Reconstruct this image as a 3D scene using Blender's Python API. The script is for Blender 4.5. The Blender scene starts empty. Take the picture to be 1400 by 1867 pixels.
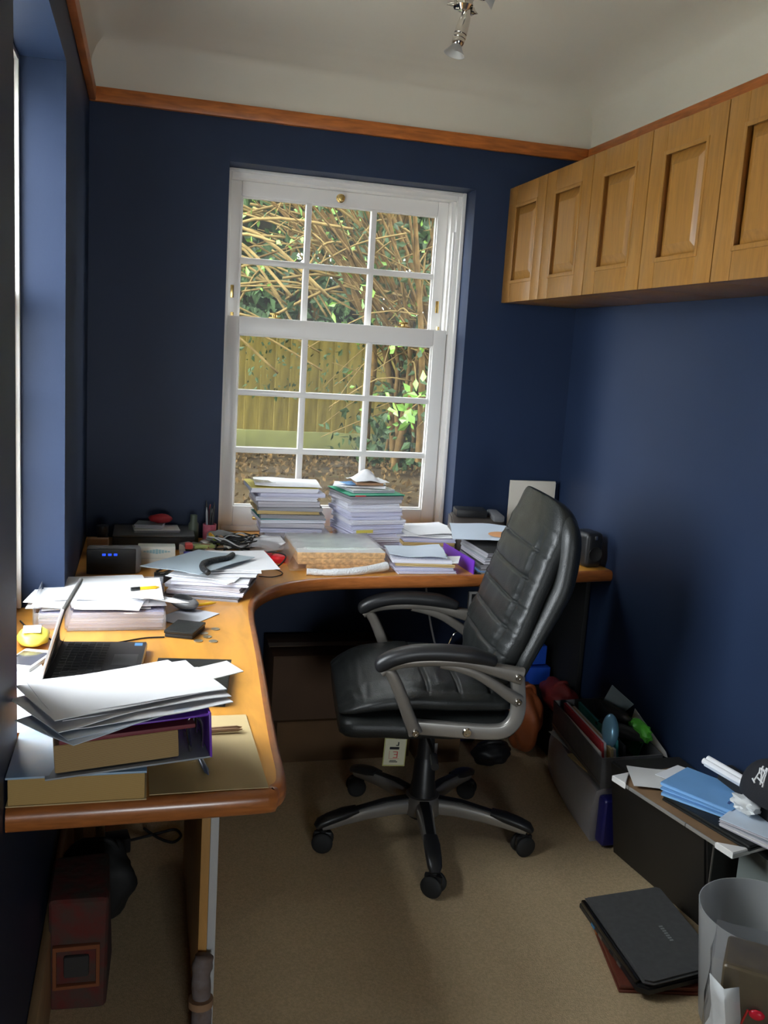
import bpy, bmesh, math, random
from mathutils import Vector, Matrix, noise
R = math.radians
rnd = random.Random(7)
C = bpy.context.scene.collection
SC = bpy.context.scene

# ------------------------------------------------------------------ camera, sky, exposure
cam_d = bpy.data.cameras.new('camera')
cam = bpy.data.objects.new('camera', cam_d); C.objects.link(cam); SC.camera = cam
cam_d.sensor_fit = 'VERTICAL'; cam_d.sensor_height = 36.0
cam_d.lens = 1678.854 * 36.0 / 1867.0
cam_d.clip_start = 0.02; cam_d.clip_end = 200
def aim(o, loc, yaw, pitch, roll):
    y, p, r = R(yaw), R(pitch), R(roll)
    F = Vector((-math.sin(y)*math.cos(p), math.cos(y)*math.cos(p), math.sin(p)))
    X = F.cross(Vector((0, 0, 1))).normalized(); U = X.cross(F)
    Xr = X*math.cos(r) + U*math.sin(r); Ur = U*math.cos(r) - X*math.sin(r)
    M = Matrix((Xr, Ur, -F)).transposed().to_4x4(); M.translation = loc
    o.matrix_world = M
aim(cam, Vector((0.1893, -3.306, 1.4358)), -14.9129, -9.7725, 3.634)

w = bpy.data.worlds.new('overcast_sky'); SC.world = w; w.use_nodes = True
bg = w.node_tree.nodes['Background']
bg.inputs['Color'].default_value = (0.88, 0.95, 1.0, 1); bg.inputs['Strength'].default_value = 25.0
SC.view_settings.view_transform = 'Standard'; SC.view_settings.look = 'None'
SC.view_settings.exposure = 0.0; SC.view_settings.gamma = 1.0; SC.view_settings.use_curve_mapping = False
SC.cycles.max_bounces = 10; SC.cycles.diffuse_bounces = 6; SC.cycles.transparent_max_bounces = 16
SC.cycles.sample_clamp_indirect = 8.0; SC.cycles.caustics_reflective = False; SC.cycles.caustics_refractive = False

def area(name, loc, rot, sx, sy, power, col=(1, 1, 1), portal=False):
    d = bpy.data.lights.new(name, 'AREA'); d.shape = 'RECTANGLE'; d.size = sx; d.size_y = sy
    d.energy = power; d.color = col
    if portal: d.cycles.is_portal = True
    o = bpy.data.objects.new(name, d); C.objects.link(o); o.location = loc; o.rotation_euler = rot
    return o
area('window_daylight_back', (0.9, 0.30, 1.39), (R(-90), 0, 0), 0.9, 1.32, 1, portal=True)
area('window_daylight_left', (-0.30, -1.355, 1.40), (0, R(-90), 0), 1.32, 0.92, 1, portal=True)
area('window_daylight_hall', (.50, -5.83, .95), (R(90), 0, 0), .65, .8, 1, portal=True)

# ------------------------------------------------------------------ materials
MATS = {}
def mat(name, col=(.8, .8, .8), rough=.5, metal=0., var=0., scale=20., bump=0., bscale=200., spec=.5, coat=0., stretch=None,
        emit=None, estr=0., trans=0., alpha=1., wood=False, stripes=None, col2=None, sss=0.):
    if name in MATS: return MATS[name]
    m = bpy.data.materials.new(name); m.use_nodes = True; nt = m.node_tree; N = nt.nodes; L = nt.links
    b = N['Principled BSDF']
    b.inputs['Base Color'].default_value = (*col, 1); b.inputs['Roughness'].default_value = rough
    b.inputs['Metallic'].default_value = metal; b.inputs['Specular IOR Level'].default_value = spec
    b.inputs['Coat Weight'].default_value = coat; b.inputs['Coat Roughness'].default_value = .15
    b.inputs['Alpha'].default_value = alpha; b.inputs['Transmission Weight'].default_value = trans
    if emit: b.inputs['Emission Color'].default_value = (*emit, 1); b.inputs['Emission Strength'].default_value = estr
    tc = N.new('ShaderNodeTexCoord'); mp = N.new('ShaderNodeMapping'); L.new(tc.outputs['Object'], mp.inputs['Vector'])
    if stretch: mp.inputs['Scale'].default_value = stretch
    if var or wood or col2:
        n = N.new('ShaderNodeTexNoise'); n.inputs['Scale'].default_value = scale; n.inputs['Detail'].default_value = 6
        if wood: n.inputs['Distortion'].default_value = .6
        L.new(mp.outputs['Vector'], n.inputs['Vector'])
        r = N.new('ShaderNodeValToRGB'); e = r.color_ramp.elements
        e[0].position = .33; e[1].position = .68
        c2 = col2 if col2 else tuple(min(1, c*(1+var)) for c in col)
        c1 = col if col2 else tuple(c*(1-var) for c in col)
        e[0].color = (*c1, 1); e[1].color = (*c2, 1)
        L.new(n.outputs['Fac'], r.inputs['Fac']); L.new(r.outputs['Color'], b.inputs['Base Color'])
    if stripes:                     # page edges: fine horizontal lines across z
        ax, per, dark = stripes
        wv = N.new('ShaderNodeTexWave'); wv.bands_direction = ax; wv.inputs['Scale'].default_value = per
        wv.inputs['Distortion'].default_value = 1.5; wv.inputs['Detail'].default_value = 2
        L.new(tc.outputs['Object'], wv.inputs['Vector'])
        r = N.new('ShaderNodeValToRGB'); e = r.color_ramp.elements
        e[0].color = (*dark, 1); e[1].color = (*col, 1); e[0].position = .1; e[1].position = .6
        L.new(wv.outputs['Fac'], r.inputs['Fac']); L.new(r.outputs['Color'], b.inputs['Base Color'])
    if bump:
        n2 = N.new('ShaderNodeTexNoise'); n2.inputs['Scale'].default_value = bscale; n2.inputs['Detail'].default_value = 3
        L.new(mp.outputs['Vector'], n2.inputs['Vector'])
        bp = N.new('ShaderNodeBump'); bp.inputs['Strength'].default_value = bump; bp.inputs['Distance'].default_value = .004
        L.new(n2.outputs['Fac'], bp.inputs['Height']); L.new(bp.outputs['Normal'], b.inputs['Normal'])
    MATS[name] = m; return m
def sheer(name, col, opac, rough=.2, gl=.12):
    """clear or frosted plastic / glass: part see-through, part diffuse, part gloss"""
    if name in MATS: return MATS[name]
    m = bpy.data.materials.new(name); m.use_nodes = True; nt = m.node_tree; N = nt.nodes; L = nt.links; N.clear()
    o = N.new('ShaderNodeOutputMaterial'); t = N.new('ShaderNodeBsdfTransparent'); d = N.new('ShaderNodeBsdfDiffuse')
    tl = N.new('ShaderNodeBsdfTranslucent')
    g = N.new('ShaderNodeBsdfGlossy'); a1 = N.new('ShaderNodeMixShader'); a2 = N.new('ShaderNodeMixShader'); a3 = N.new('ShaderNodeMixShader')
    fr = N.new('ShaderNodeLayerWeight'); pw = N.new('ShaderNodeMath'); pw.operation = 'POWER'; pw.inputs[1].default_value = 5.
    L.new(fr.outputs['Facing'], pw.inputs[0])
    d.inputs['Color'].default_value = (*col, 1); tl.inputs['Color'].default_value = (*col, 1); g.inputs['Roughness'].default_value = rough
    a3.inputs['Fac'].default_value = .35; L.new(d.outputs[0], a3.inputs[1]); L.new(tl.outputs[0], a3.inputs[2])
    a1.inputs['Fac'].default_value = opac; L.new(t.outputs[0], a1.inputs[1]); L.new(a3.outputs[0], a1.inputs[2])
    mt = N.new('ShaderNodeMath'); mt.operation = 'MULTIPLY_ADD'; mt.inputs[1].default_value = .85; mt.inputs[2].default_value = .02+gl*.2; L.new(pw.outputs[0], mt.inputs[0])
    L.new(mt.outputs[0], a2.inputs['Fac']); L.new(a1.outputs[0], a2.inputs[1]); L.new(g.outputs[0], a2.inputs[2])
    L.new(a2.outputs[0], o.inputs['Surface']); MATS[name] = m; return m

NAVY = mat('navy_wall_paint', (.0150, .0275, .064), .5, var=.05, scale=3, bump=.04, bscale=300, spec=.25)
CEIL = mat('ceiling_paint', (.64, .61, .53), .9, bump=.05, bscale=120)
CARPET = mat('beige_carpet', (.60, .455, .275), 1., var=.12, scale=160, bump=.9, bscale=420, spec=.1)
RAIL = mat('pine_rail_varnish', (.42, .125, .022), .4, wood=True, var=.28, scale=9, stretch=(1.2, 1.2, 9))
OAK = mat('oak_veneer', (.26, .120, .023), .38, wood=True, var=.16, scale=14, stretch=(6, 6, .7), coat=.1)
DESKW = mat('desk_veneer', (.66, .30, .050), .33, wood=True, var=.13, scale=7, stretch=(3, .8, 3), coat=.12)
DESKE = mat('desk_edge_wood', (.36, .115, .028), .28, wood=True, var=.2, scale=9, stretch=(2, 2, 14), coat=.25)
WHITE = mat('white_gloss_paint', (.80, .78, .75), .3, spec=.5)
BRASS = mat('brass', (.85, .60, .22), .25, 1.)
GLASS = sheer('window_glass', (.9, .95, .95), .02, .01, .05)
LEATH = mat('black_leather', (.015, .0165, .016), .40, var=.15, scale=12, bump=.2, bscale=260, spec=.42)
BLKP = mat('black_plastic', (.014, .014, .015), .38, bump=.05, bscale=500)
BLKM = mat('black_matte', (.012, .012, .012), .7)
SILV = mat('silver_plastic', (.22, .20, .175), .35, .55)
SILVL = mat('bright_silver_plastic', (.36, .345, .32), .32, .6)
CHROME = mat('chrome', (.72, .69, .64), .12, 1.)
PAPER = mat('white_paper', (.84, .84, .86), .8, var=.03, scale=6)
PAGES = mat('white_page_edges', (.80, .80, .86), .85, stripes=('Z', 190, (.48, .47, .56)))
GPAGES = mat('grey_page_edges', (.58, .56, .60), .85, stripes=('Z', 170, (.27, .26, .30)))
CPAGES = mat('cream_page_edges', (.62, .47, .22), .85, stripes=('Z', 210, (.40, .26, .09)))
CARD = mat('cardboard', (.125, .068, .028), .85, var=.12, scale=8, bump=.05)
CLEAR = sheer('clear_plastic', (.85, .87, .92), .22, .12, .3)
FROST = sheer('frosted_plastic', (.60, .61, .61), .72, .35, .1)

# ------------------------------------------------------------------ mesh helpers
def tagp(o, label=None, cat=None, group=None, kind=None):
    if label: o['label'] = label
    if cat: o['category'] = cat
    if group: o['group'] = group
    if kind: o['kind'] = kind
    return o
def link(name, me, m, parent=None, loc=(0, 0, 0), rot=(0, 0, 0)):
    o = bpy.data.objects.new(name, me); C.objects.link(o); o.location = loc; o.rotation_euler = rot
    if m: me.materials.append(m)
    if parent: o.parent = parent
    return o
def empty(name, loc, rz=0., label=None, cat=None, group=None, rot=None):
    o = bpy.data.objects.new(name, None); C.objects.link(o); o.location = loc
    o.rotation_euler = rot if rot else (0, 0, rz); o.empty_display_size = .05
    return tagp(o, label, cat, group)
def smooth(me, ang=40):
    me.polygons.foreach_set('use_smooth', [True]*len(me.polygons))
    try: me.set_sharp_from_angle(angle=R(ang))
    except Exception: pass
def from_bm(name, bm, m, parent=None, loc=(0, 0, 0), rot=(0, 0, 0), ang=35):
    bmesh.ops.recalc_face_normals(bm, faces=bm.faces[:])
    me = bpy.data.meshes.new(name); bm.to_mesh(me); bm.free(); smooth(me, ang)
    return link(name, me, m, parent, loc, rot)
def bbox(bm, c, s, bev=0., rot=None, seg=2):
    r = bmesh.ops.create_cube(bm, size=1.); vs = r['verts']
    M = Matrix.Translation(c) @ (rot.to_4x4() if rot else Matrix()) @ Matrix.Diagonal((*s, 1))
    bmesh.ops.transform(bm, matrix=M, verts=vs)
    if bev > 0:
        es = list({e for v in vs for e in v.link_edges})
        bmesh.ops.bevel(bm, geom=es, offset=min(bev, min(s)*.45), segments=seg, affect='EDGES', profile=.6)
def lohi(bm, a, b, bev=0., seg=2):
    bbox(bm, [(p+q)/2 for p, q in zip(a, b)], [abs(q-p) for p, q in zip(a, b)], bev, seg=seg)
def box(name, a, b, m, parent=None, bev=.002, loc=None, rz=0., seg=2, **k):
    """box between corners a,b. With loc the corners are local to loc (rotated rz)."""
    bm = bmesh.new()
    if loc is None:
        base = ((a[0]+b[0])/2, (a[1]+b[1])/2, min(a[2], b[2])) if parent is None else (0, 0, 0)
        a = [p-q for p, q in zip(a, base)]; b = [p-q for p, q in zip(b, base)]; loc = base
    lohi(bm, a, b, bev, seg)
    o = from_bm(name, bm, m, parent, loc, (0, 0, rz)); return tagp(o, **k)
def prism(bm, pts, z0, z1, bev=0.):
    vs = [bm.verts.new((x, y, z0)) for x, y in pts]; f = bm.faces.new(vs)
    r = bmesh.ops.extrude_face_region(bm, geom=[f]); top = [g for g in r['geom'] if isinstance(g, bmesh.types.BMVert)]
    bmesh.ops.translate(bm, verts=top, vec=(0, 0, z1-z0))
    if bev:
        es = [e for e in bm.edges if abs(e.verts[0].co.z-e.verts[1].co.z) < 1e-6]
        bmesh.ops.bevel(bm, geom=es, offset=bev, segments=2, affect='EDGES')
def lathe(bm, prof, n=24, M=None, close=True):
    rings = []
    for r, z in prof:
        if r < 1e-6: rings.append([bm.verts.new((0, 0, z))])
        else: rings.append([bm.verts.new((r*math.cos(2*math.pi*i/n), r*math.sin(2*math.pi*i/n), z)) for i in range(n)])
    nv = [v for q in rings for v in q]
    for a, b in zip(rings, rings[1:]):
        for i in range(n):
            j = (i+1) % n
            if len(a) == 1 and len(b) == 1: continue
            if len(a) == 1: bm.faces.new((a[0], b[i], b[j]))
            elif len(b) == 1: bm.faces.new((a[i], a[j], b[0]))
            else: bm.faces.new((a[i], a[j], b[j], b[i]))
    if close:
        for q in (rings[0], rings[-1]):
            if len(q) > 2: bm.faces.new(q)
    if M is not None: bmesh.ops.transform(bm, matrix=M, verts=nv)
def spline(pts, k=6, closed=False):
    P = [Vector(p) for p in pts]; out = []; n = len(P)
    for i in range(n if closed else n-1):
        p0 = P[(i-1) % n] if (closed or i > 0) else P[0]; p1 = P[i]; p2 = P[(i+1) % n]
        p3 = P[(i+2) % n] if (closed or i+2 < n) else P[-1]
        for j in range(k):
            t = j/k
            out.append(.5*((2*p1)+(p2-p0)*t+(2*p0-5*p1+4*p2-p3)*t*t+(3*p1-p0-3*p2+p3)*t**3))
    if not closed: out.append(P[-1])
    return out
def tube(bm, pts, r, n=8, up=Vector((0, 0, 1))):
    """round tube; r a number or one radius per point"""
    P = [Vector(p) for p in pts]; rs = r if hasattr(r, '__len__') else [r]*len(P); rings = []; x = None
    for i, p in enumerate(P):
        t = (P[min(i+1, len(P)-1)]-P[max(i-1, 0)]).normalized()
        if x is None: x = t.orthogonal().normalized()
        x = (x - t*x.dot(t)); x = x.normalized() if x.length > 1e-5 else t.orthogonal().normalized()
        y = t.cross(x)
        rings.append([bm.verts.new(p+(x*math.cos(2*math.pi*q/n)+y*math.sin(2*math.pi*q/n))*rs[i]) for q in range(n)])
    for a, b in zip(rings, rings[1:]):
        for i in range(n): bm.faces.new((a[i], a[(i+1) % n], b[(i+1) % n], b[i]))
    bm.faces.new(rings[0][::-1]); bm.faces.new(rings[-1])
def sweep(bm, pts, wy, hs, y0=0., ex=4, n=16):
    """bar along (x,z) points: wide wy along y, hs thick in the plane, rounded section"""
    P = [Vector((p[0], p[1])) for p in pts]; rings = []
    hs = hs if hasattr(hs, '__len__') else [hs]*len(P); ws = wy if hasattr(wy, '__len__') else [wy]*len(P)
    for i, p in enumerate(P):
        t = (P[min(i+1, len(P)-1)]-P[max(i-1, 0)]).normalized(); nn = Vector((-t.y, t.x)); ring = []
        for q in range(n):
            a = 2*math.pi*q/n; c, s = math.cos(a), math.sin(a)
            u = math.copysign(abs(c)**(2/ex), c)*ws[i]/2; v = math.copysign(abs(s)**(2/ex), s)*hs[i]/2
            ring.append(bm.verts.new((p.x+nn.x*v, y0+u, p.y+nn.y*v)))
        rings.append(ring)
    for a, b in zip(rings, rings[1:]):
        for i in range(n): bm.faces.new((a[i], a[(i+1) % n], b[(i+1) % n], b[i]))
    bm.faces.new(rings[0][::-1]); bm.faces.new(rings[-1])
def sub(seq, k=4):
    return [(p.x, p.y) for p in spline([(a, b, 0) for a, b in seq], k)]
def sheet(name, wd, dp, loc, rz, m=None, parent=None, wave=.004, seed=0, thick=.0012, tilt=(0, 0), curl=0., nx=10, ny=12, **k):
    """a sheet of paper lying flat with gentle waves; local origin at its middle"""
    bm = bmesh.new(); g = {}
    for s, dz in ((0, 0), (1, -thick)):
        for i in range(nx+1):
            for j in range(ny+1):
                x = (i/nx-.5)*wd; y = (j/ny-.5)*dp
                z = wave*(noise.noise(Vector((x*9+seed*7.3, y*9, seed*1.7)))+.6)
                z += curl*max(0, (i/nx-.6)/.4)**2
                g[s, i, j] = bm.verts.new((x, y, z+dz+.001))
    for i in range(nx):
        for j in range(ny):
            bm.faces.new((g[0, i, j], g[0, i+1, j], g[0, i+1, j+1], g[0, i, j+1]))
            bm.faces.new((g[1, i, j], g[1, i, j+1], g[1, i+1, j+1], g[1, i+1, j]))
    for i in range(nx):
        for j in (0, ny): bm.faces.new((g[0, i, j], g[0, i+1, j], g[1, i+1, j], g[1, i, j]))
    for j in range(ny):
        for i in (0, nx): bm.faces.new((g[0, i, j], g[0, i, j+1], g[1, i, j+1], g[1, i, j]))
    o = from_bm(name, bm, m or PAPER, parent, loc, (tilt[0], tilt[1], rz)); return tagp(o, **k)
def blob(name, r, loc, m, parent=None, sub_=3, amp=.2, freq=2., seed=0, flat=False, rz=0, **k):
    bm = bmesh.new(); bmesh.ops.create_icosphere(bm, subdivisions=sub_, radius=1.)
    for v in bm.verts:
        d = 1+amp*noise.noise(v.co*freq+Vector((seed*3.1, seed, 0)))
        if flat: d += amp*.6*abs(noise.noise(v.co*freq*2.3+Vector((seed, 5, seed))))
        v.co = Vector((v.co.x*r[0]*d, v.co.y*r[1]*d, v.co.z*r[2]*d))
    lo = min(v.co.z for v in bm.verts)
    for v in bm.verts: v.co.z = max(v.co.z-lo, 0)
    o = from_bm(name, bm, m, parent, loc, (0, 0, rz), 30 if flat else 180); return tagp(o, **k)
ORD = ['lowest', 'second', 'third', 'fourth', 'fifth', 'sixth', 'seventh', 'eighth', 'ninth', 'tenth', 'eleventh', 'twelfth', 'topmost']
def dup(root, loc=None, rz=None, **k):
    c = root.copy(); C.objects.link(c)
    if loc is not None: c.location = loc
    if rz is not None: c.rotation_euler = (0, 0, rz)
    for ch in root.children:
        d = ch.copy(); C.objects.link(d); d.parent = c
        for g in ch.children:
            e = g.copy(); C.objects.link(e); e.parent = d
    return tagp(c, **k)

# ------------------------------------------------------------------ the room
W, ZR, YF = 1.7754, 2.2223, -4.05
WX0, WX1, WZ0, WZ1 = .454, 1.3385, .70, 2.041           # opening in the back wall
LY0, LY1, LZ1 = -1.809, -.901, 2.0556                   # opening in the left wall
T = .26
def struct(o, label, cat=None): return tagp(o, label, cat, None, 'structure')
box('floor', (-.3, YF-1.6, -.06), (W+.3, .3, 0), CARPET, bev=0, label='beige cut pile carpet covering the whole floor', kind='structure')
def walled(name, blocks, m, label):
    bm = bmesh.new()
    for a, b in blocks: lohi(bm, a, b)
    o = from_bm(name, bm, m); return struct(o, label)
walled('wall_back', [((-T, 0, 0), (WX0, T, 2.6)), ((WX1, 0, 0), (W+T, T, 2.6)), ((WX0, 0, 0), (WX1, T, WZ0)), ((WX0, 0, WZ1), (WX1, T, 2.6))], NAVY,
       'dark navy painted wall with the deep set sash window above the desk')
walled('wall_left', [((-T, YF, 0), (0, LY0, 2.6)), ((-T, LY1, 0), (0, 0, 2.6)), ((-T, LY0, 0), (0, LY1, WZ0)), ((-T, LY0, LZ1), (0, LY1, 2.6))], NAVY,
       'navy wall beside the long arm of the desk with a lit window recess')
walled('wall_right', [((W, YF, 0), (W+T, 0, 2.6))], NAVY, 'plain navy wall under the row of oak cupboards')
DX0, DX1, DZ = .09, .93, 2.02
walled('wall_front', [((-T, YF-T, 0), (DX0, YF, 2.6)), ((DX1, YF-T, 0), (W+T, YF, 2.6)), ((DX0, YF-T, DZ), (DX1, YF, 2.6))], NAVY,
       'navy wall with the open doorway opposite the sash window')
bm = bmesh.new()                                         # hall beyond the doorway
lohi(bm, (-.3, YF-1.7, 0), (.18, YF-1.6, 2.6)); lohi(bm, (.82, YF-1.7, 0), (W+.3, YF-1.6, 2.6)); lohi(bm, (.18, YF-1.7, 0), (.82, YF-1.6, .55)); lohi(bm, (.18, YF-1.7, 1.33), (.82, YF-1.6, 2.6)); lohi(bm, (-.36, YF-1.6, 0), (-.3, YF-T, 2.6)); lohi(bm, (W+.3, YF-1.6, 0), (W+.36, YF-T, 2.6))
lohi(bm, (-.36, YF-1.7, 2.5), (W+.36, YF-T, 2.6))
struct(from_bm('wall_hall', bm, CEIL), 'cream hall walls beyond the open doorway')
bm = bmesh.new()
for a, b in (((DX0-.065, YF-.001, 0), (DX0, YF+.02, DZ+.07)), ((DX1, YF-.001, 0), (DX1+.07, YF+.02, DZ+.07)), ((DX0, YF-.001, DZ), (DX1, YF+.02, DZ+.07))): lohi(bm, a, b, .004)
struct(from_bm('door_1', bm, WHITE), 'white door frame round the open doorway')
# ceiling with a cove
bm = bmesh.new(); prof = [(.004, ZR-.01), (.004, 2.285), (.008, 2.315), (.022, 2.345), (.05, 2.375), (.09, 2.40), (.14, 2.415), (.20, 2.42)]
rings = []
for d, z in prof:
    rings.append([bm.verts.new(p) for p in ((d, YF+d, z), (W-d, YF+d, z), (W-d, -d, z), (d, -d, z))])
for a, b in zip(rings, rings[1:]):
    for i in range(4): bm.faces.new((a[i], a[(i+1) % 4], b[(i+1) % 4], b[i]))
bm.faces.new(rings[-1])
lohi(bm, (-T, YF-T, 2.6), (W+T, T, 2.75))
struct(from_bm('ceiling', bm, CEIL, ang=60), 'off white coved plaster ceiling above the picture rail')
RH = .046
def rail(name, a, b, lab, m=RAIL):
    o = box(name, a, b, m, bev=.006); return struct(o, lab)
rail('trim_1', (0, -.022, ZR-RH), (W, 0, ZR), 'varnished pine picture rail across the window wall')
rail('trim_2', (0, YF, ZR-RH), (.022, -.022, ZR), 'varnished pine picture rail along the left wall')
rail('trim_3', (W-.022, YF, ZR-RH), (W, -.022, ZR), 'varnished pine picture rail above the oak cupboards')
BASEW = mat('varnished_skirting', (.50, .34, .17), .45, wood=True, var=.15, scale=8, stretch=(2, .6, 2))
rail('baseboard_left', (0, YF, 0), (.018, -.0, .19), 'pale varnished wooden skirting board under the left end of the desk', BASEW)
rail('baseboard_back', (.018, -.018, 0), (W, 0, .19), 'pale varnished wooden skirting board below the window wall', BASEW)
rail('baseboard_right', (W-.018, YF, 0), (W, -.018, .19), 'pale varnished wooden skirting board under the right wall', BASEW)

# ------------------------------------------------------------------ sash windows
def frame_bm(bm, x0, x1, z0, z1, y0, y1, l, r, b, t, bev=.004):
    lohi(bm, (x0, y0, z0), (x0+l, y1, z1), bev); lohi(bm, (x1-r, y0, z0), (x1, y1, z1), bev)
    if b: lohi(bm, (x0+l, y0, z0), (x1-r, y1, z0+b), bev)
    if t: lohi(bm, (x0+l, y0, z1-t), (x1-r, y1, z1), bev)
def sash(par, name, x0, x1, z0, z1, y0, y1, gx0, gx1, gz0, gz1, cols, rows, lab):
    bm = bmesh.new(); frame_bm(bm, x0, x1, z0, z1, y0, y1, gx0-x0, x1-gx1, gz0-z0, z1-gz1)
    s = from_bm(name, bm, WHITE, par); s['label'] = lab
    ym = (y0+y1)/2
    bb = .011
    for c in cols:
        bm = bmesh.new(); lohi(bm, (c-bb, ym-.016, gz0-.004), (c+bb, ym+.012, gz1+.004), .006); from_bm('glazing_bar', bm, WHITE, s)
    for z in rows:
        bm = bmesh.new(); lohi(bm, (gx0-.004, ym-.017, z-bb), (gx1+.004, ym+.011, z+bb), .006); from_bm('glazing_bar', bm, WHITE, s)
    xs = [gx0]+cols+[gx1]; zz = [gz0]+rows+[gz1]
    for i in range(len(xs)-1):
        for j in range(len(zz)-1):
            bm = bmesh.new(); lohi(bm, (xs[i]-.002, ym+.0005, zz[j]-.002), (xs[i+1]+.002, ym+.0035, zz[j+1]+.002)); from_bm('pane', bm, GLASS, s)
    bm = bmesh.new()                                     # bead round the glass
    frame_bm(bm, gx0-.002, gx1+.002, gz0-.002, gz1+.002, ym-.014, ym+.001, .008, .008, .008, .008, .003); from_bm('glazing_bead', bm, WHITE, s)
    return s
win = empty('window_1', (0, 0, 0), label='white painted six over nine sash window looking onto the garden', rot=(0, 0, 0)); win['kind'] = 'structure'
yr = .108
bm = bmesh.new()
frame_bm(bm, WX0, WX1, .745, WZ1, yr, yr+.13, .018, .030, .02, .03)
frame_bm(bm, WX0+.001, WX1-.001, .746, WZ1-.001, yr-.012, yr, .010, .014, 0, .012, .003)
f = from_bm('frame', bm, WHITE, win)
bm = bmesh.new(); lohi(bm, (WX1-.046, yr+.02, .765), (WX1-.030, yr+.12, WZ1-.03), .003); lohi(bm, (WX1-.038, yr+.004, 1.52), (WX1-.028, yr+.018, 1.90), .002)
from_bm('parting_bead', bm, WHITE, win)
up = sash(win, 'upper_sash', WX0+.018, WX1-.046, 1.49, WZ1-.03, yr+.058, yr+.10, .5146, 1.2516, 1.525, 1.9585, [.7603, 1.006], [1.735], 'white upper sash with six panes')
lw = sash(win, 'lower_sash', WX0+.016, WX1-.036, .765, 1.535, yr+.006, yr+.050, .5146, 1.2516, .8395, 1.472, [.7603, 1.006], [1.05, 1.262], 'white lower sash with nine panes')
def brass_knob(par, x, y, z):
    bm = bmesh.new(); lathe(bm, [(0, 0), (.016, 0), (.016, .003), (.006, .006), (.006, .012), (.013, .016), (.012, .024), (0, .026)], 16, Matrix.Translation((x, y, z)) @ Matrix.Rotation(R(90), 4, 'X'))
    o = from_bm('sash_knob', bm, BRASS, par); o['label'] = 'brass sash knob'
brass_knob(up, .873, yr+.058, 1.985)
for x in (.645, 1.135):
    bm = bmesh.new(); lohi(bm, (x-.022, yr+.012, 1.535), (x+.022, yr+.04, 1.540), .001); lathe(bm, [(0, 0), (.009, 0), (.008, .01), (0, .012)], 12, Matrix.Translation((x, yr+.026, 1.54)))
    lohi(bm, (x-.018, yr+.018, 1.548), (x+.016, yr+.030, 1.555), .002)
    o = from_bm('sash_fastener', bm, BRASS, lw); o['label'] = 'brass sash fastener'
for x in (WX0+.036, WX1-.066):
    bm = bmesh.new(); lohi(bm, (x-.006, yr+.054, 1.60), (x+.006, yr+.059, 1.645), .001); o = from_bm('stop_plate', bm, BRASS, up); o['label'] = 'brass sash stop plate'
    bm = bmesh.new(); lathe(bm, [(0, 0), (.006, 0), (.006, .012), (0, .014)], 10, Matrix.Translation((x, yr+.028, 1.535))); from_bm('stop_pin', bm, BRASS, lw)
for x in (.60, 1.16):
    bm = bmesh.new(); lohi(bm, (x-.012, yr-.012, .790), (x+.012, yr+.007, .803), .004); o = from_bm('sash_lift', bm, BRASS, lw); o['label'] = 'brass sash lift'
bm = bmesh.new(); lohi(bm, (WX0, .0, .702), (WX1, yr+.13, .7445), .003); o = from_bm('window_sill', bm, DESKW, win); o['label'] = 'oak veneered sill level with the desktop'
# left window, seen edge on in its recess: same sash, turned
w2 = empty('window_2', (0, 0, 0), label='white sash window in the recess beside the long arm of the desk'); w2['kind'] = 'structure'
w2.rotation_euler = (0, 0, R(90))                        # local x -> world y, local y -> world -x
bm = bmesh.new(); frame_bm(bm, LY0, LY1, .745, LZ1, .113, .25, .022, .022, .02, .03); frame_bm(bm, LY0+.001, LY1-.001, .746, LZ1-.001, .102, .1125, .016, .016, 0, .014, .003); from_bm('frame', bm, WHITE, w2)
gx0, gx1 = LY0+.065, LY1-.065; cw = (gx1-gx0)/3
sash(w2, 'upper_sash', LY0+.022, LY1-.022, 1.49, LZ1-.03, .178, .218, gx0, gx1, 1.525, 1.97, [gx0+cw, gx0+2*cw], [1.74], 'white upper sash with six panes')
sash(w2, 'lower_sash', LY0+.022, LY1-.022, .765, 1.535, .123, .168, gx0, gx1, .84, 1.472, [gx0+cw, gx0+2*cw], [1.05, 1.262], 'white lower sash with nine panes')
bm = bmesh.new(); lohi(bm, (LY0, 0, .702), (LY1, .24, .7445), .003); o = from_bm('window_sill', bm, DESKW, w2); o['label'] = 'oak veneered sill level with the desktop'

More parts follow.
